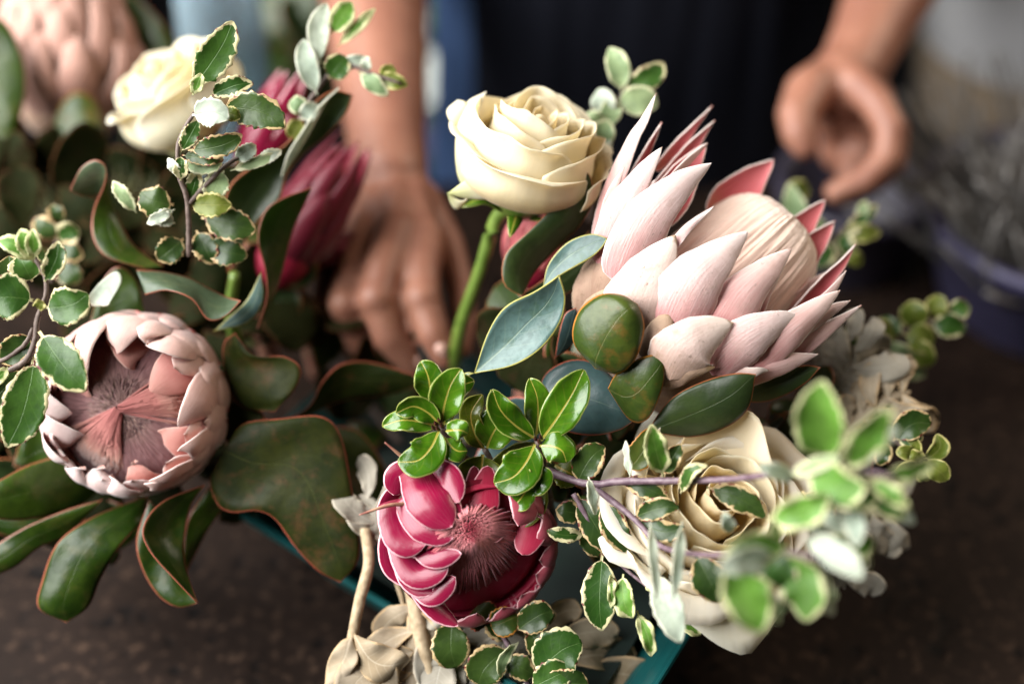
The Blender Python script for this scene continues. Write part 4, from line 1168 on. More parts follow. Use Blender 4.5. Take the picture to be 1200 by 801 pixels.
# top left sprig, sharp
sprig("variegated_sprig", "serrated variegated sprig rising in front of the blurred left rose, one leaf nearly white", "foliage sprig", .752,
      [([(222, 300, 2.0), (220, 238, .8), (210, 205, .2), (208, 175, -.1), (214, 155, -.2), (228, 132, -.3)], 1.7, 1.0),
       ([(222, 238, .8), (244, 214, .7), (270, 190, .8), (300, 176, 1.2)], 1.5, 1.0)],
      [(224, 104, 273, 25, 40, 'var_leaf', dict(dz0=-.5, dz1=-1.0, side=4, cup=20)), (226, 112, 236, 86, 15, 'var_lime', dict(dz0=-.9, dz1=-1.2)),
       (246, 113, 297, 98, 24, 'var_leaf', dict(dz0=-.2, dz1=-.5, side=-4)), (258, 126, 334, 150, 42, 'var_dark', dict(dz0=-.4, dz1=-.9, side=-9)),
       (225, 135, 268, 140, 34, 'pale_leaf', dict(dz0=-.9, dz1=-1.5, side=-6, cup=25)), (262, 130, 282, 138, 18, 'var_olive', dict(dz0=-.8)),
       (220, 176, 284, 158, 28, 'var_dark', dict(dz0=-.2, dz1=-.4, side=5)), (212, 178, 232, 142, 20, 'var_leaf', dict(dz0=-.1)),
       (213, 182, 262, 188, 18, 'var_dark', dict(dz0=.4)), (214, 208, 196, 186, 13, 'pale_leaf', dict(roll=20)), (212, 212, 212, 184, 18, 'var_leaf', {}),
       (215, 194, 262, 184, 24, 'pale_green', dict(dz0=.7, side=4)), (222, 236, 232, 200, 20, 'var_leaf', dict(dz0=1)), (262, 200, 245, 235, 30, 'pale_green', dict(dz0=1.2)),
       (275, 188, 300, 170, 20, 'pale_leaf', dict(dz0=1.0)), (222, 240, 272, 240, 30, 'var_olive', dict(dz0=1.0)), (204, 240, 165, 225, 38, 'var_dark', dict(dz0=1.8, side=-4)),
       (205, 262, 180, 250, 20, 'pale_leaf', dict(dz0=1.8)), (160, 250, 132, 212, 18, 'pale_green', dict(dz0=2.2)), (205, 245, 172, 262, 14, 'pale_leaf', dict(dz0=1.6)),
       (236, 255, 300, 270, 40, 'var_dark', dict(dz0=2)), (270, 200, 330, 180, 14, 'pale_green', dict(dz0=1.4)), (230, 270, 250, 310, 30, 'var_dark', dict(dz0=2.4)), (215, 280, 185, 305, 32, 'var_dark', dict(dz0=2.6)),
       (238, 290, 290, 300, 34, 'var_dark', dict(dz0=2.4)), (300, 190, 330, 176, 16, 'pale_leaf', dict(dz0=1.4))], 'stem_brown', serr=.09)
sprig("variegated_sprig", "blurred pale sprig leaning over the forearm at top, white undersides showing", "foliage sprig", .80,
      [([(335, 185, 1.5), (352, 140, .6), (372, 105, .2), (400, 76, 0), (440, 88, -.3), (470, 98, -.4)], 1.6, 1.0)],
      [(372, 112, 356, 46, 26, 'pale_leaf', dict(cup=25, side=-3)), (375, 75, 383, 4, 26, 'pale_leaf', dict(side=-6)), (385, 92, 405, 66, 30, 'var_leaf', {}), (388, 40, 412, 2, 28, 'var_lime', {}),
       (420, 84, 455, 112, 20, 'pale_green', {}), (440, 90, 478, 100, 20, 'var_olive', {}), (445, 92, 462, 78, 18, 'var_olive', {}), (360, 130, 340, 118, 22, 'pale_green', {}), (392, 78, 432, 68, 16, 'pale_leaf', dict(dz0=.4)),
       (352, 140, 372, 122, 22, 'pale_leaf', {}), (430, 86, 428, 66, 12, 'pale_leaf', {}), (395, 55, 440, 10, 14, 'var_lime', dict(dz0=.3)), (340, 165, 352, 140, 22, 'var_olive', dict(dz0=.5))], 'stem_brown')

# left edge sprig, sharp
sprig("variegated_sprig", "cream edged variegated sprig at the left edge overlapping the smaller king protea", "foliage sprig", .735,
      [([(-30, 468, .6), (0, 440, .2), (28, 424, 0), (40, 402, -.2), (44, 372, -.4), (54, 345, -.6), (52, 322, -.8), (40, 302, -1.0)], 1.9, 1.1),
       ([(-20, 430, .8), (10, 418, .5), (30, 402, .3), (38, 385, .0)], 1.5, 1.1)],
      [(38, 330, 22, 300, 40, 'var_leaf', dict(dz0=2.0)), (40, 352, -14, 352, 54, 'var_leaf', dict(dz0=-.5, dz1=-.9, side=4, cup=18)),
       (52, 360, 103, 344, 46, 'var_leaf', dict(dz0=-.4, dz1=-1.0, side=6, cup=16)), (46, 388, 101, 458, 48, 'var_leaf', dict(dz0=-.4, dz1=-1.2, side=3, cup=20)),
       (40, 418, 8, 524, 52, 'var_leaf', dict(dz0=.1, dz1=-.7, side=-6, cup=18)), (38, 392, 0, 425, 34, 'var_dark', dict(dz0=.8)), (30, 430, -30, 490, 44, 'var_dark', dict(dz0=1.2)),
       (52, 330, 68, 282, 25, 'var_leaf', dict(dz0=-.9, dz1=-1.3, side=4, cup=30)), (40, 306, 24, 268, 24, 'var_lime', dict(dz0=-1.0, dz1=-1.6)), (40, 304, 38, 268, 18, 'var_lime', dict(dz0=-1.3, dz1=-1.9)),
       (40, 308, -4, 282, 22, 'var_lime', dict(dz0=-.9, dz1=-1.4, side=6)), (44, 362, 50, 352, 14, 'var_olive', dict(dz0=-1.0)), (10, 430, -10, 450, 16, 'var_lime', dict(dz0=-.2)),
       (20, 340, 10, 300, 36, 'var_dark', dict(dz0=2.2))], 'stem_brown', serr=.05)
sprig("variegated_sprig", "blurred variegated leaves in shade behind the left edge sprig, below the back king protea", "foliage sprig", .83,
      [([(60, 330, .5), (65, 290, .2), (70, 262, 0)], 1.4, 1)],
      [(68, 280, 40, 256, 26, 'var_dark', {}), (68, 280, 92, 268, 30, 'var_leaf', {}), (66, 290, 98, 300, 26, 'var_dark', {}), (66, 300, 40, 310, 28, 'var_dark', {}), (70, 262, 62, 240, 20, 'var_dark', {}), (66, 310, 95, 330, 30, 'var_dark', {})], 'stem_brown')

# bottom sprig under the crimson protea
sprig("variegated_sprig", "dark red edged round leaved sprig below the crimson protea at the lower edge", "foliage sprig", .757,
      [([(560, 700, 1.2), (582, 730, .6), (600, 765, .4), (622, 810, .2), (640, 850, 0)], 1.6, 1.6), ([(590, 745, .6), (620, 725, .3), (640, 715, .1)], 1.2, .9)],
      [(530, 725, 534, 782, 46, 'var_dark', dict(side=4, cup=14, dz0=.6)), (606, 738, 648, 715, 36, 'var_dark', dict(dz0=-.1, side=-3)), (628, 790, 682, 752, 56, 'var_leaf', dict(dz0=-.3, dz1=-.8, side=-6, cup=14)),
       (608, 720, 576, 735, 36, 'olive_leaf', dict(dz0=.3)), (595, 760, 560, 802, 46, 'var_dark', dict(dz0=.2, side=6)), (615, 750, 652, 718, 22, 'var_dark', dict(dz0=.7, side=-5)), (608, 752, 588, 792, 16, 'pale_green', dict(dz0=-.2, side=6, roll=30)),
       (600, 745, 575, 720, 40, 'var_dark', dict(dz0=.9)), (622, 805, 668, 783, 40, 'var_leaf', dict(dz0=-.8)), (614, 800, 604, 850, 22, 'pale_leaf', dict(dz0=-.8)), (630, 800, 690, 800, 34, 'var_dark', dict(dz0=-.9)),
       (575, 730, 556, 712, 40, 'king_leaf_warm', dict(dz0=.9)), (590, 770, 625, 790, 30, 'var_dark', dict(dz0=.4)), (636, 770, 622, 740, 26, 'var_dark', dict(dz0=.5))], 'stem_purple', shape=lambda s: (.08 if s < .08 else max(.08, pw(.62, .56)((s - .07) / .93))), serr=.05)


# ------------------------------------------------------------------ silvery felted leaves
def lobed(root, spine, d, w, mat, lobes, seed, cup=20, roll=0):
    """one felted leaf: a broad midrib blade with side lobes, all one mesh"""
    rr = random.Random(seed)
    q = W3(spine, d)
    cv = Curve(q)
    bm = bmesh.new()
    ms = [grid_mesh(blade_fn(q, w * .42 * K * d, shape='strap', cup=-30, roll=roll, wave=.0005), 24, 6)]
    for i in range(lobes):
        for sd in (-1, 1):
            s = (i + .8) / (lobes + .5)
            c = cv.at(s)
            T = cv.tan(s)
            S = T.cross((CAM - c).normalized()).normalized() * sd
            Nn = (CAM - c).normalized()
            ln = w * K * d * (.5 + .6 * math.sin(s * 2.6)) * rr.uniform(.8, 1.15)
            pts = [c, c + S * ln * .45 + T * ln * .18 + Nn * ln * rr.uniform(-.05, .15), c + S * ln * .85 + T * ln * .50 + Nn * ln * rr.uniform(-.25, .15), c + S * ln * 1.0 + T * ln * .85 + Nn * ln * rr.uniform(-.4, .1)]
            ms.append(grid_mesh(blade_fn(pts, ln * rr.uniform(.6, .85), shape='obo', cup=rr.uniform(-35, 35), roll=roll + rr.uniform(-20, 20), wave=.0011, nw=2.5, ph=rr.random() * 6), 16, 8))
    for m_ in ms:
        bm.from_mesh(m_)
    me = bpy.data.meshes.new("leaf")
    bm.to_mesh(me)
    bm.free()
    solid(link("leaf", me, [M[mat]], root), .0007)


sl = thing("silver_leaf_sprig", P(430, 640, .77), "felted tan and silver lobed leaves hanging over the tub below the crimson protea", "foliage sprig")
tube("stem", W3([(428, 620, 1.5), (432, 660, .6), (421, 705, .3), (410, 760, .5)], .765), [.0030, .0032, .0028], M['stem_tan'], sl)
tube("stem", W3([(470, 640, 2.0), (482, 690, 1.2), (492, 740, .6), (508, 810, .4)], .765), [.0035, .0044, .0036], M['stem_tan'], sl)
tube("stem", W3([(452, 645, 1.5), (474, 715, 1.3), (462, 728, 1.2), (450, 732, 1.2)], .765), [.0016, .0014, .0008], M['stem_tan'], sl)
AA = [
    ('silver_tan', [(412, 745, .2), (398, 752, .0), (384, 775, .1), (380, 810, .4)], [(412, 745, .2), (420, 770, -.3), (412, 790, -.2), (408, 815, .2)], .3),
    ('silver_tan', [(414, 742, .1), (440, 752, -.4), (470, 762, -.5), (482, 772, -.2)], [(414, 742, .1), (425, 790, -.2), (452, 800, -.1), (482, 772, -.2)], .25),
    ('silver_tan', [(440, 758, -.1), (462, 775, -.3), (468, 800, -.1), (460, 830, .2)], [(440, 758, -.1), (428, 790, .2), (432, 815, .3), (460, 830, .2)], .3),
    ('silver_leaf', [(490, 715, 1.0), (510, 705, .6), (525, 715, .4), (530, 730, .4)], [(490, 715, 1.0), (500, 735, .6), (515, 738, .4), (530, 730, .4)], .2),
]
for mt, A, B, bl in AA:
    loft("leaf", A, B, .765, [M[mt], M['silver_leaf']], sl, bulge=bl, ripple=.28, th=.0010, ns=30, nt=14)
lobed(sl, [(490, 690, .9), (488, 740, .6), (484, 785, .5), (480, 830, .7)], .765, 62, 'silver_tan', 5, 21)
lobed(sl, [(500, 720, 1.2), (530, 752, .8), (556, 785, .7), (572, 830, .8)], .765, 60, 'silver_leaf', 5, 22)
lobed(sl, [(545, 730, 1.8), (575, 750, 1.6), (600, 790, 1.6), (625, 830, 1.7)], .765, 60, 'silver_tan', 5, 23)
lobed(sl, [(610, 735, 2.0), (645, 752, 1.7), (672, 785, 1.6), (700, 830, 1.7)], .765, 62, 'silver_tan', 5, 24)
lobed(sl, [(432, 640, 1.8), (440, 612, 1.7), (436, 590, 1.9), (420, 580, 2.1)], .765, 40, 'silver_leaf', 4, 25)
sl2 = thing("silver_leaf_sprig", P(970, 440, .80), "felted silver grey lobed leaves tucked under the right side of the big king protea", "foliage sprig")
lobed(sl2, [(965, 470, 1), (985, 445, .4), (1000, 420, .3), (985, 395, .4)], .80, 40, 'silver_leaf', 6, 3)
lobed(sl2, [(985, 510, .6), (1010, 490, .1), (1040, 468, .0), (1068, 458, .4)], .795, 40, 'silver_tan', 5, 5)
lobed(sl2, [(960, 450, 1), (980, 430, .6), (1010, 440, .4), (1030, 452, .4)], .81, 36, 'silver_leaf', 5, 8)
tube("stem", W3([(985, 440, .8), (975, 500, 1.6), (930, 600, 5)], .80), [.002, .003, .003], M['stem_tan'], sl2)
sl3 = thing("silver_leaf_sprig", P(960, 600, .79), "felted silver grey leaves peeping out low on the right behind the blurred branch", "foliage sprig")
lobed(sl3, [(930, 600, .8), (970, 602, .3), (1010, 598, .2), (1050, 600, .6)], .80, 42, 'silver_leaf', 6, 9)
lobed(sl3, [(930, 610, .5), (955, 640, .0), (980, 665, .1), (990, 690, .4)], .785, 36, 'silver_leaf', 5, 4)
lobed(sl3, [(930, 520, 1.6), (960, 515, 1.4), (1000, 525, 1.2), (1025, 540, 1.2)], .80, 36, 'silver_leaf', 5, 14)
tube("stem", W3([(940, 595, .8), (900, 620, 3), (850, 660, 7)], .79), [.002, .003, .003], M['stem_tan'], sl3)


# ------------------------------------------------------------------ dark filler leaves packed into the arrangement
def filler(label, regions, d, mats, seed, w=(46, 76)):
    rr = random.Random(seed)
    u0, v0 = regions[0][0], regions[0][1]
    root = thing("leafy_branch", P(u0, v0, d + .06), label, "foliage sprig")
    hub = (u0, v0, 7)
    for (u, v, dz, n, spread) in regions:
        for i in range(n):
            a = rr.random() * 2 * math.pi
            r = spread * math.sqrt(rr.random())
            cu, cv_ = u + r * math.cos(a), v + r * math.sin(a) * .8
            b = rr.random() * 2 * math.pi
            ln = rr.uniform(55, 95)
            z = dz + rr.uniform(-.8, 1.5)
            pts = [(cu, cv_, z + .6), (cu + ln * .5 * math.cos(b), cv_ + ln * .5 * math.sin(b), z - .2), (cu + ln * math.cos(b), cv_ + ln * math.sin(b), z + rr.uniform(-.3, .8))]
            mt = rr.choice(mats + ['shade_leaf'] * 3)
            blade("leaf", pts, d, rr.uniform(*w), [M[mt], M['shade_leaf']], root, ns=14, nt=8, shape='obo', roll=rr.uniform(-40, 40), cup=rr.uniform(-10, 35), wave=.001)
        tube("stem", [(u, v, dz + .8), ((u + hub[0]) / 2, (v + hub[1]) / 2 + 30, dz + 3), (hub[0] + 20, hub[1] + 60, 9)], [.002, .003, .003], M['stem_brown'], root, d)
    return root


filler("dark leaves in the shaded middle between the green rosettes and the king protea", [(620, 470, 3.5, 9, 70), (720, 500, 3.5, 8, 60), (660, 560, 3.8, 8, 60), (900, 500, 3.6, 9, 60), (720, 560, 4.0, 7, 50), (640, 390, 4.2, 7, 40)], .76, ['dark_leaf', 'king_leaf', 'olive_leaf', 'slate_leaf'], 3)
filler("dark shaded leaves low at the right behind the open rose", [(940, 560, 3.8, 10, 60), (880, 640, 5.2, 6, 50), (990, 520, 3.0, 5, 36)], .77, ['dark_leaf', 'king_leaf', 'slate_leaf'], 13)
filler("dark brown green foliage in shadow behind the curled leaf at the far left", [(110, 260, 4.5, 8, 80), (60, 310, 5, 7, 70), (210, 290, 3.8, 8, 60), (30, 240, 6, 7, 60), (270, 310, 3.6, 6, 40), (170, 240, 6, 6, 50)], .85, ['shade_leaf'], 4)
nb = thing("leafy_branch", P(120, 330, .93), "fine olive brown needle leaves in deep shadow under the back king protea", "foliage sprig")


def needle(k):
    a = rnd.uniform(-2.7, -.4)
    l = rnd.uniform(90, 190)
    u0, v0 = 120 + rnd.uniform(-40, 50), 320 + rnd.uniform(-20, 30)
    return W3([(u0, v0, 0), (u0 + math.cos(a) * l * .5, v0 + math.sin(a) * l * .5, -1 + rnd.uniform(-1, 1)), (u0 + math.cos(a) * l + rnd.uniform(-20, 20), v0 + math.sin(a) * l, rnd.uniform(-1.5, 1.5))], .93), rnd.uniform(.0008, .0018)


M['needle'] = plain('needle', (.035, .040, .006), (.085, .080, .014), 90, .6, .2)
tag(strands("needles", 130, needle, 0, M['needle'], nb, seg=5, n_s=8, tip=.4), kind="stuff")
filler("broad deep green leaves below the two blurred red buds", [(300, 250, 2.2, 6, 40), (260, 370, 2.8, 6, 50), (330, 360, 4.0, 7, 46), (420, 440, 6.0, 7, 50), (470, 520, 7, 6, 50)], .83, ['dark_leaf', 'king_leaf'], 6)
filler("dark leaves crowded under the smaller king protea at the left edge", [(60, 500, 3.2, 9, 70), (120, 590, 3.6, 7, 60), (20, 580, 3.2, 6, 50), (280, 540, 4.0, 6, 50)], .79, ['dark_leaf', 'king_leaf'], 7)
filler("wide plain green leaves standing at the back beside the glass jar", [(350, 60, 0, 5, 30), (400, 20, .5, 3, 30)], 1.2, ['king_leaf', 'dark_leaf'], 9, (70, 100))

# the wavy leaves beside the red buds
wl = thing("leafy_branch", P(290, 300, .83), "two tall wavy dark green leaves with tan rims standing beside the crimson bud", "foliage sprig")
loft("leaf", [(268, 320, .6), (262, 262, .2), (270, 218, .0), (305, 190, -.3), (340, 165, -.3), (366, 124, -.3), (390, 107, -.3), (413, 112, .0)], [(268, 320, .6), (300, 262, 1.0), (326, 236, 1.0), (336, 205, 1.0), (358, 178, 1.0), (382, 160, 1.0), (404, 135, .6), (413, 112, .0)], .805, [M['dark_leaf'], M['king_back']], wl, bulge=-.5, ripple=.12, th=.0006, ns=40)
loft("leaf", [(330, 207, .4), (352, 175, -.1), (372, 140, -.3), (384, 118, -.3), (398, 104, -.2)], [(330, 207, .4), (338, 180, -.3), (356, 152, -.6), (372, 128, -.6), (398, 104, -.2)], .802, [M['pale_leaf'], M['king_back']], wl, bulge=.1, th=.001)
loft("leaf", [(302, 385, .2), (313, 350, -.3), (311, 315, -.5), (302, 280, -.5), (310, 248, -.6), (332, 232, -.5), (366, 220, -.2)], [(302, 385, .2), (322, 345, .6), (332, 315, .9), (338, 290, .9), (346, 265, .8), (356, 242, .5), (366, 220, -.2)], .80, [M['king_leaf'], M['king_back']], wl, bulge=.2, th=.0006, ns=36)
loft("leaf", [(250, 388, .2), (272, 368, .0), (290, 350, -.2), (306, 318, -.3)], [(250, 388, .2), (290, 378, .1), (308, 352, -.1), (306, 318, -.3)], .79, [M['blue_leaf'], M['king_back']], wl, bulge=.2, th=.001)
tube("stem", W3([(275, 320, 1.2), (272, 380, 3), (300, 470, 8)], .81), [.003, .004, .004], M['stem_green'], wl)
# ------------------------------------------------------------------ table, tub, buckets, person, backdrop, lamps
def table_material():
    t = NT('table_speckle')
    n1 = t.noise(9, 5)
    n2 = t.noise(120, 4, rough=.7)
    n3 = t.noise(48, 2)
    vor = t.n('TexVoronoi', {'Vector': t.obj(), 'Scale': 70.0, 'Randomness': 1.0}).outputs['Distance']
    col = t.mix(t.ramp(n1, .3, .7), (.0085, .0049, .0034), (.0155, .0090, .0063))
    col = t.mix(t.math('MULTIPLY', t.ramp(n2, .52, .72), .6), col, (.095, .058, .038))
    dk = t.math('MULTIPLY', t.ramp(n3, .47, .60), t.ramp(vor, .48, .25))
    col = t.mix(t.math('MULTIPLY', dk, .85), col, (.0015, .0012, .0012))
    h = t.math('SUBTRACT', n2, t.math('MULTIPLY', dk, .8))
    return t.surface(col, t.math('ADD', .5, t.math('MULTIPLY', n1, .2)), h, .35, .001, spec=.10)


M['table'] = table_material()
M['teal'] = plain('teal_plastic', (.003, .058, .060), (.006, .080, .080), 30, .38, .08)
M['lilac'] = plain('lilac_plastic', (.035, .032, .070), (.055, .050, .105), 20, .45, .05)
M['dark_bucket'] = plain('dark_bucket', (.022, .019, .032), (.035, .03, .052), 20, .5, .05)
M['tub_shade'] = plain('shade_fill_dark', (.003, .010, .009), (.006, .018, .014), 60, .6, .6)  # near-black green, shade of the tub's inside put into its colour
M['dry'] = plain('dry_stem', (.12, .112, .105), (.19, .18, .168), 160, .85, .3)
M['ceramic'] = plain('white_ceramic', (.42, .42, .43), (.5, .5, .5), 8, .35, .02)
M['hessian'] = plain('hessian', (.2, .15, .10), (.26, .2, .14), 500, .9, .5)
M['wall'] = plain('dark_wall', (.006, .006, .007), (.010, .010, .011), 3, .9, .1, spec=.1)
M['apron'] = plain('apron_cloth', (.0036, .0042, .0075), (.0058, .0066, .011), 700, .9, .4, .0005, spec=.1)
M['denim'] = plain('denim_cloth', (.022, .045, .105), (.036, .068, .15), 900, .85, .6, .0006, spec=.2)
M['white_flower'] = plain('white_flower', (.6, .66, .6), (.75, .78, .72), 60, .6, .1)

bm = bmesh.new()
bmesh.ops.create_cube(bm, size=1, matrix=Matrix.Translation((0, -.445, -.02)) @ Matrix.Diagonal((3.2, 1.85, .04, 1)))
bmesh.ops.bevel(bm, geom=bm.edges[:], offset=.004, segments=2, affect='EDGES')
me = bpy.data.meshes.new("table_top")
bm.to_mesh(me)
bm.free()
tag(link("table_surface", me, M['table'], smooth=False), "dark brown speckled stone table surface under the flowers", "table", kind="structure")


def slab(name, x0, x1, y0, y1, z, mat):
    me_ = bpy.data.meshes.new(name)
    me_.from_pydata([(x0, y0, z), (x1, y0, z), (x1, y1, z), (x0, y1, z)], [], [(0, 1, 2, 3)])
    return tag(link(name, me_, mat, smooth=False), kind="structure")


slab("floor", -8, 8, -4, 5, -.9, M['wall'])
me = bpy.data.meshes.new("wall")
me.from_pydata([(-8, 3, -.9), (8, 3, -.9), (8, 3, 2.2), (-8, 3, 2.2), (-8, 3.1, -.9), (8, 3.1, -.9), (8, 3.1, 2.2), (-8, 3.1, 2.2)], [], [(0, 1, 2, 3), (5, 4, 7, 6), (0, 3, 7, 4), (1, 5, 6, 2), (3, 2, 6, 7), (0, 4, 5, 1)])
tag(link("wall", me, M['wall'], smooth=False), "very dark blurred wall at the back of the shop", "wall", kind="structure")

# teal tub, a rectangular bin whose front corner points at the camera
zr = .078
Fc = on_z(723, 884, zr)
eL = (on_z(275, 600, zr) - Fc).normalized()
eR = (on_z(825, 720, zr) - Fc).normalized()
tub = thing("tub", Vector((Fc.x, Fc.y, 0)), "dark teal plastic tub that holds the whole arrangement, rim showing between the leaves", "tub")


def quad_ring(inset, z, k=1.0):
    c = Fc + eL * .15 + eR * .10
    pts = []
    for a, b in ((0, 0), (0, .20), (.30, .20), (.30, 0)):
        aa = min(max(a, inset), .30 - inset)
        bb = min(max(b, inset), .20 - inset)
        p = Fc + eL * aa + eR * bb
        p = c + (p - c) * k
        pts.append(Vector((p.x, p.y, z)))
    return pts


rings = [quad_ring(.0, .004, .60), quad_ring(0, zr - .014, .87), quad_ring(-.003, zr - .008, .975), quad_ring(-.004, zr, 1.0), quad_ring(.004, zr, 1.0), quad_ring(.006, zr - .02, .91), quad_ring(.006, .010, .585)]
bm = bmesh.new()
vr = [[bm.verts.new(p) for p in r] for r in rings]
for a, b in zip(vr, vr[1:]):
    for i in range(4):
        bm.faces.new((a[i], a[(i + 1) % 4], b[(i + 1) % 4], b[i]))
bm.faces.new(vr[-1])
bm.faces.new(vr[0][::-1])
bmesh.ops.recalc_face_normals(bm, faces=bm.faces)
bmesh.ops.bevel(bm, geom=bm.edges[:], offset=.0014, segments=2, affect='EDGES')
me = bpy.data.meshes.new("tub_wall")
bm.to_mesh(me)
bm.free()
link("tub_wall", me, M['teal'], tub, smooth=False)
bm = bmesh.new()  # dark fill added up to the rim, standing in for shade inside the tub
r0, r1_ = quad_ring(.01, .012, .57), quad_ring(.0095, .064, .86)
va, vb_ = [bm.verts.new(p) for p in r0], [bm.verts.new(p) for p in r1_]
for i in range(4):
    bm.faces.new((va[i], va[(i + 1) % 4], vb_[(i + 1) % 4], vb_[i]))
bm.faces.new(vb_)
me = bpy.data.meshes.new("shade_fill_mesh")
bm.to_mesh(me)
bm.free()
link("shade_fill", me, M['tub_shade'], tub, smooth=False)


# buckets and what stands in them
def bucket(label, pos, r, h, mat):
    t_ = thing("bucket", pos, label, "bucket")
    lathe("bucket_wall", [(r * .78, 0), (r * .8, .003), (r, h - .012), (r + .004, h - .010), (r + .005, h), (r - .004, h), (r - .006, h - .012), (r * .76, .006), (.0005, .005)], mat, t_, 64, pos)
    return t_


pb = on_z(1232, 345, 0.0)
pb.z = 0
bucket("lilac purple bucket of grey dried stems at the right edge of the picture", pb, .112, .085, M['lilac'])
ds = thing("dried_grass_bunch", pb + Vector((0, 0, .01)), "blurred bunch of pale grey dried stems standing in the lilac bucket", "dried flowers")
rr = random.Random(2)


def dry_stem(k):
    a = rr.random() * 6.283
    q = rr.random() ** .5
    b = pb + Vector((math.cos(a) * .06 * q, math.sin(a) * .06 * q, .012))
    lean = Vector((math.cos(a) * .09 * q - .02, math.sin(a) * .07 * q, .115 + rr.uniform(-.04, .03)))
    return [b, b + lean * .5 + Vector((rr.uniform(-.01, .01), rr.uniform(-.01, .01), 0)), b + lean + Vector((rr.uniform(-.03, .03), rr.uniform(-.02, .02), 0))], rr.uniform(.0014, .0036)


tag(strands("stems", 230, dry_stem, 0, M['dry'], ds, seg=5, n_s=8, tip=.6), kind="stuff")
pb2 = on_z(990, 300, 0.0)
pb2.z = 0
bucket("small dark purple bucket on the table under the right hand", pb2, .062, .075, M['dark_bucket'])
wp = P(1222, 40, 1.30)
wp.z = .0
pot = thing("pot", wp, "big blurred white pot with a tan lower band at the upper right corner", "pot")
lathe("pot_body", smooth_prof([(.001, .055), (.09, .058), (.108, .075), (.118, .13), (.112, .20), (.10, .24), (.094, .24), (.10, .19), (.06, .09), (.001, .085)], 30), M['ceramic'], pot, 64, wp)
lathe("pot_base", smooth_prof([(.001, .0), (.095, .0), (.103, .02), (.109, .05), (.112, .073), (.104, .076), (.001, .06)], 20), M['hessian'], pot, 64, wp)

# glass jar behind the left rose
gm = NT('glass_reflect_tint')
M['glass'] = gm.surface((.62, .78, .86), .12, None, Transmission_Weight=.72, IOR=1.45)  # pale blue body stands in for bluish reflections on the clear glass
gp = P(268, 95, 1.12)
gz = gp.z
jar = thing("glass_jar", Vector((gp.x, gp.y, 0)), "blurred clear glass jar behind the left rose, cut off by the top edge", "jar")
lathe("jar_wall", smooth_prof([(.001, .0), (.026, .001), (.031, .02), (.032, gz - .03), (.033, gz + .03), (.031, gz + .09), (.029, gz + .10), (.0275, gz + .10), (.029, gz + .085), (.030, gz), (.028, .03), (.001, .012)], 48), M['glass'], jar, 64, Vector((gp.x, gp.y, .001)))

# plant standing behind the florist
bp0 = P(500, 150, 1.75)
bg = thing("potted_greenery", Vector((bp0.x, bp0.y, -.9)), "very blurred leafy plant with white blossom behind the gap between forearm and apron", "plant")
rr = random.Random(31)
tube("stem", [Vector((bp0.x, bp0.y, -.9)), Vector((bp0.x + .02, bp0.y, -.3)), bp0], [.012, .01, .006], M['stem_brown'], bg)
for i in range(46):
    u, v = rr.uniform(462, 545), rr.uniform(-30, 210)
    b = rr.random() * 6.28
    mt = rr.choice(['king_leaf', 'pit_leaf', 'dark_leaf', 'var_leaf'])
    blade("leaf", [(u, v, 0), (u + 14 * math.cos(b), v + 14 * math.sin(b), -1), (u + 30 * math.cos(b), v + 30 * math.sin(b), 0)], 1.75 + rr.uniform(-.06, .06), 20, [M[mt], M['king_back']], bg, ns=6, nt=4, shape='leaf')
for (u, v) in ((518, 30), (526, 48), (500, 75), (512, 90), (498, 110), (522, 75), (530, 20)):
    for q_ in range(5):
        b = q_ * 1.256
        blade("blossom", [(u, v, -6), (u + 9 * math.cos(b), v + 9 * math.sin(b), -7), (u + 15 * math.cos(b), v + 15 * math.sin(b), -6)], 1.75, 15, M['white_flower'], bg, ns=5, nt=4, shape='obo')
for (u, v) in ((505, 175), (515, 190), (498, 160)):
    for q_ in range(5):
        b = q_ * 1.256
        blade("blossom", [(u, v, -6), (u + 9 * math.cos(b), v + 9 * math.sin(b), -7), (u + 15 * math.cos(b), v + 15 * math.sin(b), -6)], 1.75, 15, M['lilac'], bg, ns=5, nt=4, shape='obo')


# ------------------------------------------------------------------ the florist
sk = NT('skin')
n1 = sk.noise(38, 4)
n2 = sk.noise(420, 3)
mp_ = sk.n('Mapping', {'Vector': sk.obj(), 'Scale': (1.0, 1.0, 1.0)})
scol = sk.mix(sk.ramp(n1, .3, .7), (.235, .100, .065), (.31, .142, .092))
scol = sk.mix(sk.math('MULTIPLY', sk.ramp(sk.noise(120, 4), .55, .75), .3), scol, (.25, .075, .05))
M['skin'] = sk.surface(scol, .48, n2, .25, .0006, spec=.4, Subsurface_Weight=.12, Subsurface_Radius=(.008, .003, .0015), Subsurface_Scale=1.0)
M['nail'] = plain('nail', (.52, .30, .24), (.58, .36, .29), 60, .3, .05)

class Balls:
    def __init__(self):
        self.v, self.f = [], []
        self.uv_ = []
        for i in range(1, 10):
            th = math.pi * i / 10
            for j in range(16):
                ph = 2 * math.pi * j / 16
                self.uv_.append((math.sin(th) * math.cos(ph), math.sin(th) * math.sin(ph), math.cos(th)))
        self.uv_ += [(0, 0, 1), (0, 0, -1)]
        self.fc = []
        for i in range(8):
            for j in range(16):
                j2 = (j + 1) % 16
                self.fc.append((i * 16 + j, (i + 1) * 16 + j, (i + 1) * 16 + j2, i * 16 + j2))
        for j in range(16):
            self.fc.append((144, j, (j + 1) % 16))
            self.fc.append((145, 128 + (j + 1) % 16, 128 + j))

    def add(self, c, sx, sy, sz):
        o = len(self.v)
        self.v += [(c.x + x * sx, c.y + y * sy, c.z + z * sz) for x, y, z in self.uv_]
        self.f += [tuple(i + o for i in q) for q in self.fc]


body = Balls()


def ball(bm_, c, r, sc=None):
    bm_.add(c, *((r, r, r) if sc is None else [r * q for q in sc]))


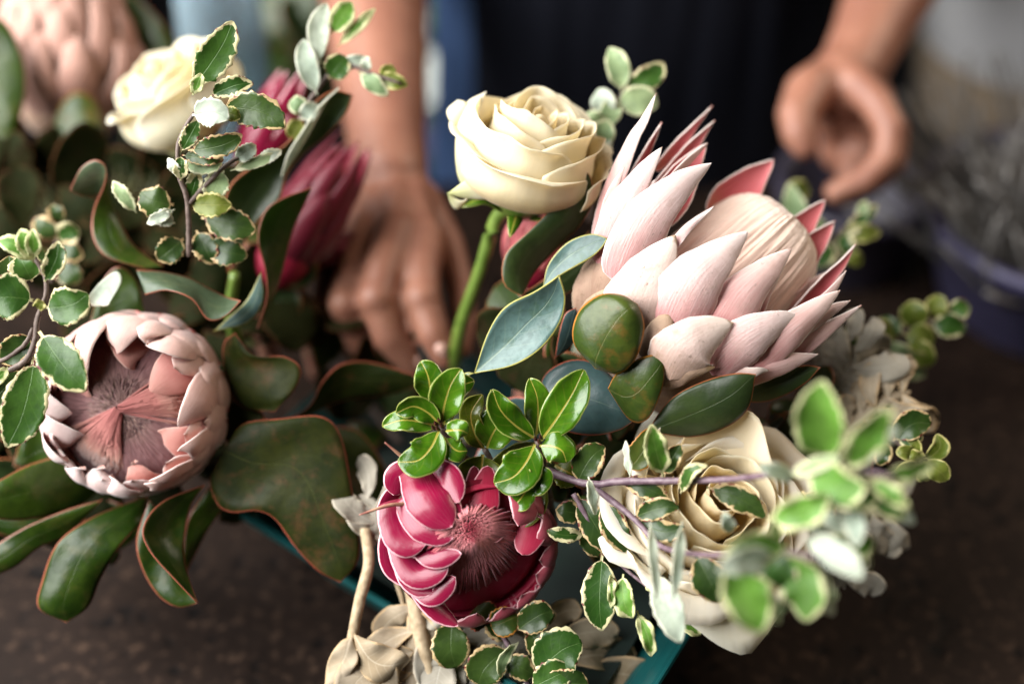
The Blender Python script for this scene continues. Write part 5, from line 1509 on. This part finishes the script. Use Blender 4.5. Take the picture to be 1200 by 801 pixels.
def bone(bm_, pts, flat=None):
    """pts: (Vector, radius): rows of overlapping balls, close enough to read as one tapering limb"""
    for (a, ra), (b, rb) in zip(pts, pts[1:]):
        n = max(2, int((b - a).length / (min(ra, rb) * .28)))
        for i in range(n + 1):
            f = i / n
            ball(bm_, a.lerp(b, f), ra + (rb - ra) * f)


def px(u, v, d, wpx):
    return (P(u, v, d), wpx * .5 * K * d)


sh_l, sh_r = Vector((-.115, .60, .56)), Vector((.325, .60, .56))
el_l, el_r = Vector((-.115, .515, .235)), Vector((.345, .53, .26))
wl_, wr_ = P(456, 205, .955), P(998, 84, 1.03)
bone(body, [(sh_l, .052), (el_l.lerp(sh_l, .4), .047), (el_l, .042), (el_l.lerp(wl_, .25), .043), (el_l.lerp(wl_, .6), .035), (el_l.lerp(wl_, .85), .028), (wl_, .0265)])
bone(body, [(sh_r, .052), (el_r.lerp(sh_r, .4), .047), (el_r, .042), (el_r.lerp(wr_, .25), .041), (el_r.lerp(wr_, .6), .034), (el_r.lerp(wr_, .85), .027), (wr_, .025)])
# torso
for z, rx, ry in [(-.86, .15, .11), (-.7, .165, .12), (-.5, .175, .125), (-.3, .185, .13), (-.12, .18, .125), (.05, .165, .115), (.2, .165, .115), (.35, .175, .12), (.48, .185, .115), (.56, .17, .095)]:
    ball(body, Vector((.105, .60, z)), 1, (rx, ry, .13))
bone(body, [(Vector((.105, .60, .58)), .06), (Vector((.105, .59, .70)), .055)])
bone(body, [(sh_l, .06), (Vector((.0, .60, .57)), .08), (Vector((.21, .60, .57)), .08), (sh_r, .06)])

# hand seen from its back: palm, then fingers reaching down into the flowers
kn = [(404, 286, .930), (430, 272, .914), (464, 268, .904), (498, 280, .908)]      # little .. index
for i, (u, v, d) in enumerate(kn):
    bone(body, [px(456 + (i - 1.5) * 17, 215, .952, 44), px((u + 456) / 2 + (i - 1.5) * 6, (v + 212) / 2, d + .014, 46), px(u, v, d, 42)])
fl = [
    [(404, 286, .930, 43), (390, 322, .915, 41), (384, 356, .905, 37), (396, 384, .914, 33), (414, 404, .924, 28)],
    [(430, 272, .914, 46), (412, 322, .893, 44), (405, 356, .884, 42), (420, 396, .892, 38), (442, 424, .902, 32)],
    [(464, 268, .904, 48), (448, 318, .880, 46), (441, 350, .871, 45), (456, 394, .874, 41), (484, 428, .884, 33)],
    [(498, 280, .908, 48), (494, 322, .886, 46), (494, 350, .876, 45), (508, 390, .872, 41), (521, 418, .874, 33)],
]
for f_ in fl:
    bone(body, [px(*q) for q in f_])
    ball(body, P(f_[2][0], f_[2][1], f_[2][2] - .001), f_[2][3] * .525 * K * f_[2][2])
bone(body, [px(492, 235, .945, 52), px(522, 285, .935, 44), px(538, 335, .920, 37), px(542, 378, .905, 32), px(540, 408, .900, 26)])

# right hand, thumb and fingers half closed round an empty hollow, palm in shade
bone(body, [(wr_, .0260), px(985, 100, 1.02, 88)])
bone(body, [px(985, 100, 1.03, 70), px(1018, 120, 1.035, 60), px(1022, 170, 1.055, 50), px(1000, 205, 1.05, 40)])
bone(body, [px(975, 105, 1.03, 60), px(966, 128, 1.045, 44), px(985, 170, 1.065, 36)])
for (u, v) in ((992, 140), (1004, 162), (992, 172), (1008, 188)):
    ball(body, P(u, v, 1.07), .021)
rf = [
    [(1002, 98, 1.00, 46), (1028, 122, .985, 42), (1044, 150, .976, 38), (1040, 184, .974, 36), (1014, 212, .974, 33), (980, 226, .977, 27)],
    [(1018, 118, 1.02, 46), (1046, 152, 1.00, 38), (1044, 190, .992, 36), (1016, 216, .990, 32), (978, 224, .992, 26)],
    [(1022, 135, 1.035, 44), (1046, 175, 1.015, 36), (1032, 206, 1.008, 33), (1004, 224, 1.012, 29), (984, 230, 1.016, 24)],
]
for f_ in rf:
    bone(body, [px(*q) for q in f_])
bone(body, [px(975, 92, 1.02, 60), px(948, 108, 1.00, 58), px(934, 134, .985, 47), px(936, 156, .978, 42), px(943, 172, .976, 32)])
me = bpy.data.meshes.new("person_body")
me.from_pydata(body.v, [], body.f)
pr = thing("person", Vector((.105, .60, -.9)), "person in a dark apron over blue denim reaching both hands into the flowers", "person")
bo = link("body", me, M['skin'], pr)
rm = bo.modifiers.new("union", 'REMESH')
rm.mode = 'VOXEL'
rm.voxel_size = .0024
rm.use_smooth_shade = True
sm = bo.modifiers.new("soft", 'SMOOTH')
sm.factor = .5
sm.iterations = 4
for (u, v, d, w) in ((519, 411, .8605, 17), (489, 424, .8755, 13), (438, 422, .8935, 12)):
    blade("fingernail", [(u - 5, v - 10, -.02), (u - 2, v - 2, -.12), (u + 2, v + 6, .08)], d, w, M['nail'], pr, ns=8, nt=6, shape='blunt', cup=-50, th=.0006)


def garment(name, mat, grow, z0, z1, a0, a1, folds, seed, th=.002):
    ks = [(-.86, .15, .11), (-.7, .165, .12), (-.5, .175, .125), (-.3, .185, .13), (-.12, .18, .125), (.05, .165, .115), (.2, .165, .115), (.35, .175, .12), (.48, .185, .115), (.58, .17, .095)]

    def fn(s, t):
        z = z0 + (z1 - z0) * s
        i = 0
        while i < len(ks) - 2 and ks[i + 1][0] < z:
            i += 1
        f = min(max((z - ks[i][0]) / (ks[i + 1][0] - ks[i][0]), 0), 1)
        ax_ = ks[i][1] + (ks[i + 1][1] - ks[i][1]) * f + grow
        ay_ = ks[i][2] + (ks[i + 1][2] - ks[i][2]) * f + grow
        a = a0 + (a1 - a0) * (t + 1) / 2
        w = folds * mnoise.noise(Vector((a * 3.5 + seed, z * 3, seed))) + folds * .4 * mnoise.noise(Vector((a * 11 + seed, z * 7, seed)))
        return Vector((.105 + math.cos(a) * (ax_ + w), .60 + math.sin(a) * (ay_ + w), z)), .1
    o_ = link(name, grid_mesh(fn, 50, 70), M[mat], pr)
    solid(o_, th)
    return o_


garment("denim_shirt", 'denim', .012, -.88, .62, -math.pi * 1.5, math.pi * .5, .006, 3)
garment("apron", 'apron', .024, -.7, .50, rad(222), rad(352), .007, 8)

# ------------------------------------------------------------------ light: one big shop window on the left, weak warm room light
world = bpy.data.worlds.new("World")
scene.world = world
world.use_nodes = True
wb = world.node_tree.nodes['Background']
wb.inputs[0].default_value = (.7, .62, .58, 1)
wb.inputs[1].default_value = .012


def area(name, loc, target, sx, sy, power, col):
    ld = bpy.data.lights.new(name, 'AREA')
    ld.shape = 'RECTANGLE'
    ld.size, ld.size_y = sx, sy
    ld.energy = power
    ld.color = col
    o_ = bpy.data.objects.new(name, ld)
    COL.objects.link(o_)
    o_.location = loc
    o_.rotation_euler = (Vector(target) - Vector(loc)).to_track_quat('-Z', 'Y').to_euler()
    return o_


area("window_light", (-1.15, -.16, 1.10), (.02, .0, .17), 1.7, 1.5, 120, (1.0, .99, .975))
area("room_light", (1.25, .55, 1.15), (.1, .1, .15), .6, .6, 13.0, (1.0, .84, .66))

vs = scene.view_settings
scene.display_settings.display_device = 'sRGB'
vs.view_transform = 'Standard'
vs.look = 'None'
vs.exposure = 0
vs.gamma = 1
scene.render.resolution_x, scene.render.resolution_y = 1024, 683
scene.cycles.max_bounces = 8
scene.cycles.use_denoising = True

GROUPS = {"variegated_sprig": "variegated sprigs in the arrangement", "rose": "cream roses in the arrangement", "king_protea": "king proteas in the arrangement",
          "crimson_protea": "crimson proteas in the arrangement", "silver_leaf_sprig": "silver felted sprigs", "leafy_branch": "dark filler foliage in the arrangement",
          "pittosporum_sprig": "glossy green rosettes", "bucket": "buckets on the table"}
for o_ in scene.objects:
    if o_.parent is None and "category" in o_:
        g_ = GROUPS.get(o_.name.split(".")[0])
        if g_:
            o_["group"] = g_
